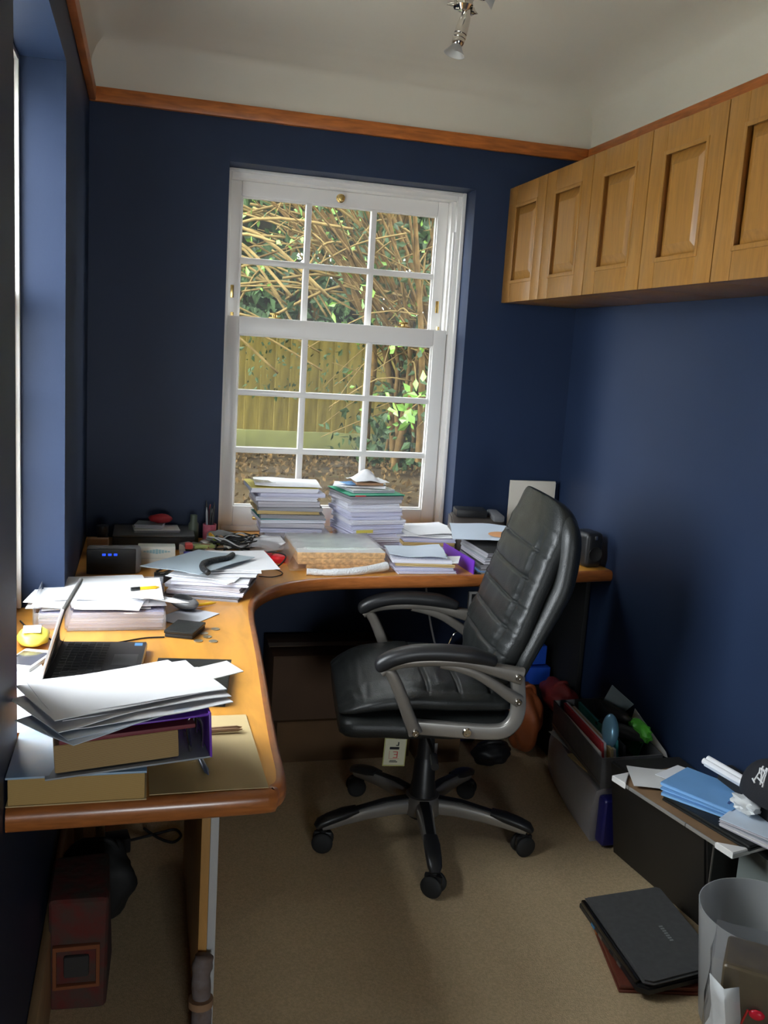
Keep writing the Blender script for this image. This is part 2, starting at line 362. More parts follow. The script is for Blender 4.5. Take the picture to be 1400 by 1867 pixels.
# ------------------------------------------------------------------ oak wall cupboards
CX, CZ0, CZ1, DW = 1.4675, 1.6477, 2.0538, .3334
def cupboard():
    t = empty('wall_cupboard', (0, 0, 0))
    box('body', (CX+.02, -DW+.001, CZ0), (W-.001, -.001, CZ1), OAK, t, .0015)
    x0, x1 = CX, CX+.0195; a, b = -DW+.0018, -.0018; z0, z1 = CZ0-.001, CZ1+.001; s = .072
    bm = bmesh.new()
    lohi(bm, (x0, a, z0), (x1, a+s, z1), .002); lohi(bm, (x0, b-s, z0), (x1, b, z1), .002)
    lohi(bm, (x0+.0004, a+s, z0), (x1, b-s, z0+s), .002); lohi(bm, (x0+.0004, a+s, z1-s), (x1, b-s, z1), .002)
    d = from_bm('door', bm, OAK, t)
    y0, y1, p0, p1 = a+s-.004, b-s+.004, z0+s-.004, z1-s+.004
    bm = bmesh.new(); v = []
    for dx, ins in ((.018, 0), (.0155, 0), (.0155, .007), (.0025, .036), (.0015, .038)):
        v.append([bm.verts.new((x0+dx, y, z)) for y, z in ((y0+ins, p0+ins), (y1-ins, p0+ins), (y1-ins, p1-ins), (y0+ins, p1-ins))])
    for q, r in zip(v, v[1:]):
        for i in range(4): bm.faces.new((q[i], q[(i+1) % 4], r[(i+1) % 4], r[i]))
    bm.faces.new(v[-1]); from_bm('raised_panel', bm, OAK, d, ang=10)
    bm = bmesh.new(); i0 = s-.001
    for A, B in (((x0-.002, a+i0-.006, z0+i0-.006), (x0+.004, a+i0+.006, z1-i0+.006)), ((x0-.002, b-i0-.006, z0+i0-.006), (x0+.004, b-i0+.006, z1-i0+.006)),
                 ((x0-.002, a+i0, z0+i0-.006), (x0+.004, b-i0, z0+i0+.006)), ((x0-.002, a+i0, z1-i0-.006), (x0+.004, b-i0, z1-i0+.006))): lohi(bm, A, B, .0028)
    from_bm('panel_moulding', bm, OAK, d)
    return t
k0 = cupboard()
ord_ = ['against the window wall', 'second from the window wall', 'third from the window wall', 'fourth from the window wall', 'fifth from the window wall']
for i in range(5):
    c = k0 if i == 0 else dup(k0)
    c.location = (0, -.003-i*DW, 0)
    tagp(c, 'oak wall cupboard with a raised panel door, '+ord_[i], 'cupboard', 'oak wall cupboards along the right wall')
    # base of the thing
# ------------------------------------------------------------------ corner desk
dk = empty('corner_desk', (.2, -.9, 0), label='large corner desk with curved inner edge and orange wood veneer top', cat='desk')
DZT = .74
inner = [(.36, -1.945), (.398, -1.932), (.414, -1.895), (.42, -1.757), (.432, -1.55), (.447, -1.314), (.458, -1.10), (.466, -.968), (.481, -.850), (.511, -.765), (.569, -.680), (.645, -.622), (.753, -.585), (.933, -.567), (1.312, -.543), (W-.003, -.478)]
edge = [(.002, -1.951)]+inner
path = [tuple(p[:2]) for p in spline([(x, y, 0) for x, y in edge], 5)]
bm = bmesh.new()
o_ = [(x-.2, y+.9) for x, y in path+[(W-.003, -.002), (.002, -.002)]]
prism(bm, o_, DZT-.037, DZT); bmesh.ops.triangulate(bm, faces=[f for f in bm.faces if len(f.verts) > 4])
from_bm('desktop', bm, DESKW, dk)
bm = bmesh.new(); rr = []
pp = [Vector((x-.2, y+.9, 0)) for x, y in path]
for i, p in enumerate(pp):                                # rounded lipping along the front
    t = (pp[min(i+1, len(pp)-1)]-pp[max(i-1, 0)]).normalized(); nn = Vector((t.y, -t.x, 0))
    ring = []
    for a, b in ((-.004, .0008), (.006, .0002), (.011, -.005), (.0135, -.013), (.0135, -.026), (.010, -.034), (.004, -.038), (-.004, -.0385)):
        ring.append(bm.verts.new((p.x+nn.x*a, p.y+nn.y*a, DZT+b)))
    rr.append(ring)
for a, b in zip(rr, rr[1:]):
    for i in range(8): bm.faces.new((a[i], a[(i+1) % 8], b[(i+1) % 8], b[i]))
bm.faces.new(rr[0]); bm.faces.new(rr[-1][::-1])
o = from_bm('edge_lipping', bm, DESKE, dk, ang=60); o['label'] = 'reddish rounded wood lipping'
o = box('leg_panel', (.116, -.66, 0), (.134, .0, .7025), mat('leg_panel_wood', (.46, .24, .07), .4, wood=True, var=.15, scale=8, stretch=(3, 3, .7)), dk)
o = box('leg_panel', (1.553, .55, 0), (1.570, .88, .7025), BLKM, dk); o['label'] = 'dark end panel under the right end'
o = box('cable_tray', (.62, .80, .60), (1.42, .895, .702), BLKM, dk)

# ------------------------------------------------------------------ swivel chair
ch = empty('office_chair', (1.0206, -.8435, 0), R(172), label='high backed black leather swivel chair with tufted panels and silver arms', cat='chair')
def loft(name, secs, m, parent, nring=48, ex=2.6, ang=180, label=None):
    """secs: list of (centre, axis_u, axis_v, half_u, half_v, fn) rings; fn(c,s)->extra along v"""
    bm = bmesh.new(); rings = []
    for c, au, av, hu, hv, fn in secs:
        ring = []
        for q in range(nring):
            a = 2*math.pi*q/nring; co, si = math.cos(a), math.sin(a)
            u = math.copysign(abs(co)**(2/ex), co); v = math.copysign(abs(si)**(2/ex), si)
            ring.append(bm.verts.new(c+au*u*hu+av*(v*hv+(fn(u, v) if fn else 0))))
        rings.append(ring)
    for a, b in zip(rings, rings[1:]):
        for i in range(nring): bm.faces.new((a[i], a[(i+1) % nring], b[(i+1) % nring], b[i]))
    bm.faces.new(rings[0][::-1]); bm.faces.new(rings[-1])
    o = from_bm(name, bm, m, parent, ang=ang)
    if label: o['label'] = label
    return o
YV = Vector((0, 1, 0))
def groove(d, wd): return math.exp(-(d/wd)**2)
def lerp_tab(t, tab):
    for (a, b), (c, d) in zip(tab, tab[1:]):
        if t <= c: return b+(d-b)*(t-a)/(c-a)
    return tab[-1][1]
def smooth_tab(t, tab, e=.03): return (lerp_tab(t-e, tab)+2*lerp_tab(t, tab)+lerp_tab(t+e, tab))/4
# back cushion: follows the reclined front line (x, z)
front = spline([(-.118, 0, .555), (-.128, 0, .65), (-.160, 0, .735), (-.190, 0, .82), (-.222, 0, .92), (-.256, 0, 1.01), (-.272, 0, 1.073)], 30)
N_ = len(front); secs = []
hz = [.655, .722, .790, .860, .935]
for i, p in enumerate(front):
    t = i/(N_-1); tg = (front[min(i+1, N_-1)]-front[max(i-1, 0)]).normalized(); nv = Vector((tg.z, 0, -tg.x))*-1
    nv = Vector((-tg.z, 0, tg.x))
    if nv.x < 0: nv = -nv                                  # towards the sitter
    e = min(1, max(.0, (1-t)/.24)); cap = math.sqrt(max(.02, 1-(1-e)**2)); e2 = min(1, max(0, t/.07)); cap2 = math.sqrt(max(.05, 1-(1-e2)**2))
    hu = smooth_tab(t, [(0, .222), (.3, .238), (.6, .235), (.85, .220), (1, .196)])*(.30+.70*cap**.55)*(.85+.15*cap2)
    hv = smooth_tab(t, [(0, .038), (.2, .046), (.5, .040), (.72, .044), (.86, .054), (1, .046)])*cap*(.6+.4*cap2)
    z = p.z
    def fn(u, v, z=z, hv=hv, t=t):
        if v <= 0: return 0
        g = sum(groove(z-h, .0036) for h in hz)
        lim = 1-.25*groove(abs(u)-.99, .2)
        puff = .010*math.cos(u*math.pi/2)
        side = groove(abs(u)-.74, .035)*(1 if z < .95 else max(0, 1-(z-.95)/.05))
        mid = groove(u-.02, .035)*(1 if z < .80 else 0)
        quilt = .0
        for a, b in zip([.56]+hz, hz):
            if a <= z < b: quilt = math.sin(math.pi*(z-a)/(b-a))*.0028
        inside = 1 if abs(u) < .76 else 0
        wr = .0035*noise.noise(Vector((u*5, z*22, 2)))*v
        wr2 = .007*noise.noise(Vector((u*3, z*55, 7)))*(1 if .62 < abs(u) and z < 1.0 else 0)*v
        return v*(puff+quilt*inside+wr+wr2-.010*g*(1 if abs(u) < .80 else .35)-.010*side-.007*mid)
    secs.append((Vector((p.x, 0, p.z))-nv*hv, YV, nv, hu, hv, fn))
bc = loft('backrest', secs, LEATH, ch, 96, 3.2, label='tufted black leather back cushion')
rear = spline([(-.178, 0, .50), (-.186, 0, .56), (-.213, 0, .64), (-.245, 0, .715), (-.280, 0, .795), (-.302, 0, .86), (-.310, 0, .95), (-.306, 0, 1.01), (-.296, 0, 1.045)], 8)
secs = []; N_ = len(rear)
for i, p in enumerate(rear):
    t = i/(N_-1); tg = (rear[min(i+1, N_-1)]-rear[max(i-1, 0)]).normalized(); nv = Vector((tg.z, 0, -tg.x))
    if nv.x < 0: nv = -nv
    e = min(1, max(.0, (1-t)/.24)); cap = math.sqrt(max(.02, 1-(1-e)**2)); e2 = min(1, t/.06); cap2 = math.sqrt(max(.05, 1-(1-e2)**2))
    hu = smooth_tab(t, [(0, .215), (.25, .250), (.6, .256), (.85, .246), (1, .235)])*(.45+.55*cap)
    hv = smooth_tab(t, [(0, .030), (.2, .036), (.5, .046), (.8, .05), (1, .04)])*cap*(.6+.4*cap2)
    secs.append((Vector((p.x, 0, p.z)), YV, nv, hu, hv, lambda u, v, z=p.z: .003*noise.noise(Vector((u*2, z*6, v)))))
loft('back_shell', secs, LEATH, ch, 48, 2.6, label='smooth black leather outer back')
# seat: top cushion and lower pan
XV = Vector((1, 0, 0)); ZV = Vector((0, 0, 1)); secs = []
xs = [-.205+.49*i/120 for i in range(121)]
for x in xs:
    top = smooth_tab(x, [(-.21, .535), (-.1, .540), (.0, .548), (.08, .552), (.16, .540), (.22, .522), (.265, .500), (.29, .478)], .02)
    bot = smooth_tab(x, [(-.21, .478), (.05, .484), (.18, .482), (.29, .462)], .02)
    e = min(1, max(0, (.2852-x)/.05)); cap = math.sqrt(max(.03, 1-(1-e)**2)); e2 = min(1, max(0, (x+.206)/.05)); cap *= math.sqrt(max(.05, 1-(1-e2)**2))
    hv = (top-bot)/2*cap; hu = smooth_tab(x, [(-.21, .222), (0, .246), (.2, .246), (.29, .225)], .02)*(.86+.14*cap)
    def fn(u, v, x=x):
        if v <= 0: return 0
        g = sum(groove(x-a, .004) for a in (-.135, -.045, .045))*(1 if abs(u) < .82 else .2)
        m_ = groove(abs(u)-.30, .03)*(1 if x < .06 else 0); s_ = groove(abs(u)-.80, .03)*(1 if x < .12 else .3)
        q = .003*math.sin((x+.135)/.09*math.pi)**2*(1 if -.2 < x < .05 and abs(u) < .8 else 0)
        return v*(.010*math.cos(u*math.pi/2)+q-.013*g-.010*m_-.008*s_+.004*noise.noise(Vector((x*18, u*4, 3)))+.004*noise.noise(Vector((x*60, u*6, 9)))*(1 if x > .2 else .3))
    secs.append((Vector((x, 0, (top+bot)/2)), YV, ZV, hu, hv, fn))
loft('seat', secs, LEATH, ch, 72, 3.4, label='tufted black leather seat cushion')
secs = []
for i in range(30):
    x = -.20+.480*i/29; e = min(1, max(0, (.281-x)/.05)); cap = math.sqrt(max(.04, 1-(1-e)**2)); e2 = min(1, max(0, (x+.201)/.05)); cap *= math.sqrt(max(.05, 1-(1-e2)**2))
    secs.append((Vector((x, 0, .440)), YV, ZV, .247*(.90+.10*cap), .047*(.55+.45*cap), lambda u, v, x=x: .003*noise.noise(Vector((x*14, u*4, 5)))))
loft('seat_pan', secs, LEATH, ch, 48, 3.0, label='padded black leather seat base')
# arms
def arm(s):
    y = .268*s
    bm = bmesh.new()
    P = sub([(.082, .447), (.104, .495), (.128, .552), (.155, .606), (.176, .622)], 5); sweep(bm, P, .030, [.040, .038, .036, .036, .036, .035, .034, .034, .034, .034, .034, .033, .033, .032, .032, .032, .030, .028, .026, .022, .018][:len(P)], y)
    P = sub([(.184, .612), (.150, .634), (.10, .644), (.034, .648), (-.04, .645), (-.095, .634), (-.145, .622), (-.195, .611)], 5); n = len(P)
    sweep(bm, P, .030, [.020+.004*min(1, i/8)+.024*max(0, (i-n*.58)/(n*.42)) for i in range(n)], y)
    P = sub([(.03, .640), (-.02, .631), (-.07, .615), (-.12, .587), (-.16, .560), (-.193, .541)], 5); sweep(bm, P, .026, [.020+.015*i/len(P) for i in range(len(P))], y)
    fr = from_bm('armrest', bm, SILV, ch, ang=50); fr['label'] = 'silver plastic arm frame'
    bm = bmesh.new(); P = sub([(.194, .620), (.180, .638), (.150, .655), (.10, .668), (.034, .672), (-.04, .668), (-.085, .660), (-.118, .650)], 5); n = len(P)
    sweep(bm, P, [.030+.026*math.sin(math.pi*min(1, (i+2)/(n*.5))/2) if i < n*.6 else .056-.02*max(0, (i-n*.7)/(n*.3)) for i in range(n)],
          [.014+.028*math.sin(math.pi*min(1, i/5)/2)-(.016*max(0, (i-n*.75)/(n*.25))) for i in range(n)], y, ex=2.6, n=20)
    pd = from_bm('arm_pad', bm, BLKP, fr, ang=180); pd['label'] = 'black padded arm top'
    bm = bmesh.new(); P = sub([(.078, .455), (.02, .451), (-.055, .446), (-.125, .443), (-.165, .449), (-.190, .474), (-.198, .510), (-.195, .55), (-.188, .60)], 5)
    sweep(bm, P, .024, .040, y-.022*s, ex=6); b = from_bm('arm_bracket', bm, SILVL, ch, ang=50); b['label'] = 'bent silver bracket joining seat and back'
    for (x, z, yo, r) in ((.084, .452, .014, .010), (-.060, .446, -.010, .013), (-.182, .612, .014, .010), (-.187, .543, .013, .010)):
        bm = bmesh.new(); M = Matrix.Translation((x, y+yo*s, z)) @ Matrix.Rotation(R(-90*s), 4, 'X')
        lathe(bm, [(r, 0), (r, .004), (r*.8, .007), (r*.45, .007), (r*.4, .0045), (0, .0045)], 16, M); from_bm('bolt', bm, CHROME, b)
for s in (1, -1): arm(s)
# mechanism, column, base
bm = bmesh.new(); lohi(bm, (-.13, -.09, .375), (.10, .09, .418), .012); lohi(bm, (-.05, -.055, .335), (.05, .055, .378), .012)
from_bm('tilt_mechanism', bm, BLKP, ch)
bm = bmesh.new(); tube(bm, [(.02, .05, .372), (.02, .20, .368), (.025, .27, .362)], .005); tube(bm, [(.022, .235, .366), (.026, .29, .360)], .011, 10); from_bm('height_lever', bm, BLKP, ch)
bm = bmesh.new(); lathe(bm, [(0, .345), (.024, .345), (.027, .26), (.028, .255), (.031, .25), (.034, .18), (.036, .175), (.041, .125), (.043, .085), (.040, .07), (0, .07)], 28); from_bm('gas_column', bm, BLKP, ch)
bm = bmesh.new(); lathe(bm, [(0, .085), (.058, .085), (.062, .095), (.060, .125), (.050, .138), (.03, .140), (0, .140)], 30); from_bm('base_hub', bm, SILV, ch)
def spoke():
    bm = bmesh.new(); secs = []
    for x, z, wy, h in ((.035, .108, .050, .050), (.10, .110, .046, .046), (.18, .104, .040, .040), (.25, .093, .035, .034), (.300, .082, .032, .028), (.318, .077, .026, .020)):
        secs.append((x, z, wy, h))
    P = [(a[0], a[1]) for a in secs]; sweep(bm, P, [a[2] for a in secs], [a[3] for a in secs], 0, ex=3.4)
    s = from_bm('base_leg', bm, SILVL, ch, ang=60); s['label'] = 'silver base leg with black tread'
    bm = bmesh.new(); P = [(.21, .117), (.25, .109), (.295, .098), (.322, .089), (.334, .078)]
    sweep(bm, P, [.040, .046, .044, .040, .026], [.014, .026, .026, .024, .014], 0, ex=3); P = [(.04, .134), (.12, .133), (.21, .119)]
    sweep(bm, P, [.030, .026, .024], [.006, .006, .006], 0, ex=3); from_bm('leg_tread', bm, BLKP, s, ang=60)
    return s
def caster():
    bm = bmesh.new(); 
    for y in (-.026, .008):
        lathe(bm, [(0, 0), (.020, 0), (.028, .003), (.0308, .006), (.0308, .012), (.028, .016), (.020, .018), (0, .018)], 24, Matrix.Translation((0, y+.014, 0)) @ Matrix.Rotation(R(90), 4, 'X'))
    c = from_bm('caster', bm, BLKM, ch)
    bm = bmesh.new(); lathe(bm, [(0, .036), (.010, .036), (.010, .01), (0, .01)], 12); lohi(bm, (-.026, -.006, .0), (.026, .006, .031), .012); from_bm('caster_fork', bm, BLKP, c); return c
s0 = spoke(); c0 = caster()
for k in range(5):
    a = R(-172.115+72*k-172)
    s = s0 if k == 0 else dup(s0); s.rotation_euler = (0, 0, a)
    c = c0 if k == 0 else dup(c0); c.location = (.312*math.cos(a), .312*math.sin(a), .0308); c.rotation_euler = (0, 0, R([-8, -32, 14, -22, 4][k]))
# swing tag hanging below the seat
tg = empty('swing_tag', (.0, 0, 0), label='pale paper tag with printed symbols hanging under the black chair seat', cat='tag')
M0 = ch.matrix_basis
tl = Matrix.Rotation(R(172), 4, 'Z') @ Vector((.11, .10, 0)); tg.location = (1.0206+tl.x, -.8435+tl.y, .272); tg.rotation_euler = (R(-3), R(3), R(172+180+6))
TAGB = mat('tag_green_edge', (.50, .50, .18), .6); TAGW = mat('tag_cream', (.72, .70, .52), .6); INK = mat('black_ink', (.02, .02, .02), .7); REDI = mat('red_ink', (.60, .06, .05), .7)
box('card', (-.033, -.0008, 0), (.033, .0008, .085), TAGB, tg, .0004)
box('card_face', (-.030, -.0014, .004), (.030, -.0006, .081), TAGW, tg, 0)
bm = bmesh.new()
for a, b in (((-.016, .050), (.012, .0575)), ((.007, .061), (.0105, .072)), ((.002, .061), (.007, .0635)), ((-.014, .012), (.010, .0145)), ((-.013, .0165), (.006, .018))): lohi(bm, (a[0], -.0019, a[1]), (b[0], -.0012, b[1]))
from_bm('print', bm, INK, tg)['kind'] = 'stuff'
bm = bmesh.new()
for a, b in (((-.005, .042), (.009, .044)), ((.0065, .026), (.009, .042)), ((-.002, .034), (.0065, .036)), ((-.004, .025), (.009, .027)), ((-.016, .022), (-.0152, .046)), ((-.016, .022), (.014, .0228))): lohi(bm, (a[0], -.0019, a[1]), (b[0], -.0012, b[1]))
from_bm('red_print', bm, REDI, tg)['kind'] = 'stuff'
bm = bmesh.new(); tube(bm, spline([(0, 0, .080), (.004, -.003, .095), (-.002, .0, .11), (.0, .006, .140)], 4), .0012, 5); from_bm('string', bm, BLKM, tg)

# ------------------------------------------------------------------ things on the desk
D = .7402
LILAC = mat('lilac_page_edges', (.66, .66, .80), .85, stripes=('Z', 180, (.36, .36, .50)))
DKPAGES = mat('dark_page_edges', (.36, .35, .37), .85, stripes=('Z', 160, (.14, .14, .15)))
GREENC = mat('green_card', (.03, .33, .19), .5); REDC = mat('red_card', (.55, .04, .05), .5); YELC = mat('yellow_card', (.62, .52, .10), .6)
BLUEC = mat('blue_card', (.14, .33, .62), .6); PURP = mat('purple_plastic', (.17, .04, .48), .35); TEAL = mat('teal_card', (.04, .30, .30), .6)
GREYC = mat('grey_card', (.30, .33, .36), .5); BUFF = mat('buff_card', (.56, .43, .22), .75, var=.06, scale=4); BROWNC = mat('brown_card', (.30, .17, .09), .7)
OFFW = mat('offwhite_paper', (.70, .69, .66), .8); BLUEW = mat('bluish_paper', (.62, .70, .80), .7)
def booklet(name, w_, d_, h, loc, rz, body, cover=None, label='', cat='booklet', group=None, skew=0., back=True, loose=0):
    """bundle of pages (irregular edges) with an optional cover sheet as a part"""
    bm = bmesh.new(); nl = 3 if h < .012 else 5; rings = []
    for i in range(nl+1):
        z = h*i/nl; jx, jy = rnd.uniform(-.0025, .0025), rnd.uniform(-.0025, .0025); s_ = skew*(i/nl)
        rings.append([bm.verts.new((x*w_/2+jx+s_+.0012*rnd.uniform(-1, 1), y*d_/2+jy, z+(rnd.uniform(-.0007, .0007) if 0 < i < nl else 0))) for x, y in ((-1, -1), (0, -1), (1, -1), (1, 0), (1, 1), (0, 1), (-1, 1), (-1, 0))])
    for a, b in zip(rings, rings[1:]):
        for i in range(8): bm.faces.new((a[i], a[(i+1) % 8], b[(i+1) % 8], b[i]))
    bm.faces.new(rings[0][::-1]); bm.faces.new(rings[-1])
    o = from_bm(name, bm, body, None, loc, (0, 0, rz), 20); tagp(o, label, cat, group)
    if cover:
        bm = bmesh.new(); lohi(bm, (-w_/2-.001+skew, -d_/2-.001, h-.0002), (w_/2+.001+skew, d_/2+.001, h+.0012)); from_bm('cover', bm, cover, o)
    return o
# left stack by the window
z = D; n = 14; hs = [.016, .012, .018, .014, .017, .013, .016, .011, .014, .018, .015, .013, .016]
kinds = [GPAGES, PAGES, GPAGES, LILAC, GPAGES, PAGES, DKPAGES, CPAGES, DKPAGES, GPAGES, PAGES, LILAC, PAGES]
for i, h in enumerate(hs):
    t = i/12; cx = .725-.045*t+rnd.uniform(-.013, .013); cov = {5: TEAL, 7: BUFF, 12: YELC}.get(i)
    lab = {5: 'paper booklet with teal cover edge halfway up the left stack by the window', 7: 'cream edged booklet just above the teal one in the left stack',
           12: 'booklet with yellow edge on top of the left paper stack'}.get(i, ORD[i]+' booklet of the left paper stack by the window')
    booklet('paper_booklet', .222+rnd.uniform(-.008, .018), .205+rnd.uniform(-.01, .006), h, (cx, -.035+rnd.uniform(-.006, .006), z), R(rnd.uniform(-5, 4)), kinds[i], cov, lab, 'booklet', 'booklets in the left paper stack'); z += h+.0013
sheet('paper_sheet', .235, .20, (.69, -.035, z+.001), R(-4), PAPER, wave=.007, seed=3, label='curled white sheet lying on top of the left paper stack', cat='paper')
sheet('paper_sheet', .07, .10, (.60, -.06, z+.006), R(8), CLEAR, wave=.010, seed=5, label='crumpled clear plastic sleeve on the left corner of left stack', cat='sleeve')
# right stack
z = D; hs = [.015, .013, .016, .012, .018, .014, .016, .013, .015, .012, .016, .014, .012]
kinds = [LILAC, LILAC, PAGES, LILAC, CPAGES, LILAC, PAGES, LILAC, LILAC, PAGES, PAGES, GPAGES, DKPAGES]
for i, h in enumerate(hs):
    cx = .995-.022*i/12+rnd.uniform(-.006, .006)
    lab = {4: 'booklet with a yellow edge label low in the right paper stack'}.get(i, ORD[i]+' booklet of the right paper stack by the window')
    o = booklet('paper_booklet', .200+rnd.uniform(-.006, .010), .205+rnd.uniform(-.008, .006), h, (cx, -.075+rnd.uniform(-.005, .005), z), R(9+rnd.uniform(-4, 4)), kinds[i] if i != 4 else LILAC, None, lab, 'booklet', 'booklets in the right paper stack')
    if i == 4: box('edge_label', (-.085, -.105, .003), (-.02, -.101, .015), YELC, o, 0)
    z += h+.0006
fd = empty('card_folder', (.975, -.075, z), R(10), label='green card folder near the top of the right paper stack', cat='folder')
box('lower_flap', (-.105, -.108, 0), (.105, .105, .002), BLKM, fd, .0005); box('upper_flap', (-.108, -.110, .003), (.108, .105, .0055), GREENC, fd, .0008)
box('corner_tab', (-.085, -.1115, .0005), (-.045, -.105, .0045), REDC, fd, .0005); z += .0062
booklet('magazine', .165, .15, .010, (.975, -.065, z), R(12), GPAGES, OFFW, 'thin grey magazine on the green folder', 'magazine'); z += .0118
sheet('paper_sheet', .19, .13, (.955, -.06, z), R(-14), PAPER, wave=.006, seed=9, label='white sheet slanting across the green folder on right stack', cat='paper'); z += .004
box('card_box', (.935, -.10, z+.005), (1.035, -.02, z+.014), BROWNC, bev=.001, label='small flat brown box under the crumpled white tissue', cat='box')
sheet('blue_slip', .06, .07, (.925, -.05, z+.004), R(20), BLUEC, wave=.002, seed=4, label='small blue slip beside crumpled tissue on the right stack', cat='paper')
ts = sheet('crumpled_tissue', .13, .11, (.985, -.055, z+.0145), R(8), PAPER, wave=.004, seed=2, nx=22, ny=20, label='crumpled white tissue crowning the right paper stack', cat='tissue')
for v in ts.data.vertices:
    x, y = v.co.x, v.co.y; v.co.z += .040*math.exp(-((x+.008)/.040)**2-(y/.038)**2)+.007*abs(noise.noise(Vector((x*38, y*38, 3))))-.004*math.exp(-((x-.03)/.012)**2)
# papers to the right of the stacks
z = D
for i, (h, m) in enumerate(((.012, LILAC), (.014, LILAC), (.012, CPAGES), (.013, LILAC))):
    booklet('paper_booklet', .19, .20, h, (1.19+rnd.uniform(-.006, .006), -.13, z), R(-3+rnd.uniform(-3, 3)), m, None, ORD[i]+' booklet of the low pile right of the tall stacks', 'booklet', 'booklets in the low pile'); z += h+.0006
for i in range(3):
    sheet('paper_sheet', .20, .21, (1.18+.02*i, -.12+.01*i, z+.004*i), R(-6+9*i), PAPER, wave=.006, seed=20+i, label=ORD[i]+' loose white sheet on the low pile right of the stacks', cat='paper', group='loose sheets on the low pile')
sheet('printed_leaflet', .24, .17, (1.355, -.325, .832), R(-14), BLUEW, wave=.010, seed=31, tilt=(R(9), 0), label='pale blue and orange printed leaflet on the grey folders', cat='leaflet')
leaf = bpy.context.scene.objects['printed_leaflet']
bm = bmesh.new(); lathe(bm, [(0, 0), (.032, 0), (.032, .0006), (0, .0006)], 24, Matrix.Translation((.055, -.03, .0125)) @ Matrix.Diagonal((1.5, .9, 1, 1))); o = from_bm('printed_disc', bm, mat('orange_print', (.72, .36, .16), .7), leaf); o['label'] = 'orange printed disc'
# folders at the right of the desk
z = D
for i, (h, m, c, lab) in enumerate(((.006, DKPAGES, BLUEC, 'thin blue covered folder at the bottom of the grey folder pile'), (.022, DKPAGES, BLKM, 'thick dark folder second from bottom of the grey folder pile'),
        (.016, GPAGES, GREYC, 'grey folder in the middle of the folder pile'), (.020, DKPAGES, BLKM, 'dark curling folder of papers on the grey folder pile'))):
    booklet('document_folder', .15, .24, h, (1.345+.006*i, -.415+.004*i, z), R(-4+2*i), m, c, lab, 'folder'); z += h+.0016
pb = empty('ring_binder', (1.243, -.40, D), R(3), label='ring binder with purple spine standing beside the grey folders', cat='binder')
box('spine', (-.010, -.14, 0), (-.006, .14, .047), PURP, pb, .0015); box('cover', (-.006, -.14, 0), (.020, .14, .003), BLKM, pb, .001)
# low clear wrapped paper pile
z = D
for i, (h, m) in enumerate(((.010, LILAC), (.012, LILAC), (.010, CPAGES), (.012, PAGES))):
    booklet('paper_booklet', .195, .17, h, (1.085+rnd.uniform(-.01, .01), -.45+rnd.uniform(-.006, .006), z), R(-4+rnd.uniform(-7, 5)), m, None, ORD[i]+' booklet of the untidy pile on the front desk edge', 'booklet', 'booklets in the untidy pile'); z += h+.0006
sheet('plastic_wallet', .19, .18, (1.07, -.43, z+.002), R(-9), BLUEW, wave=.012, seed=41, label='creased bluish plastic wallet on the untidy paper pile', cat='wallet')
sheet('paper_sheet', .16, .12, (1.13, -.47, z-.012), R(-22), PAPER, wave=.004, seed=42, curl=.004, label='white sheet sliding off the right of the untidy pile', cat='paper')
# cork boards in plastic
CORK = mat('cork', (.62, .36, .14), .9, var=.35, scale=90, bump=.4, bscale=160)
WRAPT = mat('greenish_label_sheet', (.58, .66, .60), .35, var=.08, scale=7)
for i, (x0, x1, y0, y1, h, lab) in enumerate(((.70, .93, -.475, -.24, .016, 'smaller cork board at the bottom of the wrapped pile'), (.672, .955, -.472, -.20, .019, 'cork board in the middle of the wrapped pile'), (.668, .958, -.472, -.20, .019, 'cork board on top of the wrapped pile with a glassy sheet'))):
    o = box('cork_board', (x0, y0, D+[0, .0165, .036][i]), (x1, y1, D+[0, .0165, .036][i]+h), CORK, None, .0015, label=lab, cat='cork board', group='cork boards in plastic wrap')
    if i == 2: box('face_sheet', (-.145, -.136, h), (.145, .136, h+.0012), OFFW, o, 0); box('printed_sheet', (-.105, -.098, h+.0012), (.095, .118, h+.0022), WRAPT, o, 0)
bm = bmesh.new(); g = {}
for i in range(25):
    for j in range(19):
        u, v = i/24, j/18; x = .640+.345*u; y = -.515+.345*v; dx = min(x-.668, .958-x); dy = min(y+.472, -.20-y); e = min(dx, dy)
        z = D+.0615 if e > 0 else max(D+.002, D+.0615+e*2.6); z += .006*abs(noise.noise(Vector((x*40, y*40, 2))))+.003
        g[i, j] = bm.verts.new((x, y, z))
for i in range(24):
    for j in range(18): bm.faces.new((g[i, j], g[i+1, j], g[i+1, j+1], g[i, j+1]))
tagp(from_bm('plastic_wrap', bm, sheer('thin_wrap', (.9, .9, .92), .07, .3, .15)), 'crinkled clear plastic wrapping over the cork boards', 'plastic wrap')
bm = bmesh.new(); P = spline([(.688, -.545, D+.010), (.76, -.560, D+.011), (.85, -.548, D+.013), (.93, -.520, D+.018), (.955, -.512, D+.022)], 7); tube(bm, P, [.010+.005*(i/len(P))+.002*noise.noise(p*90) for i, p in enumerate(P)], 10)
tagp(from_bm('bubble_wrap', bm, mat('bubble_wrap', (.80, .81, .82), .3, bump=1., bscale=220), ang=180), 'rolled strip of whitish bubble wrap along the front desk edge', 'bubble wrap')
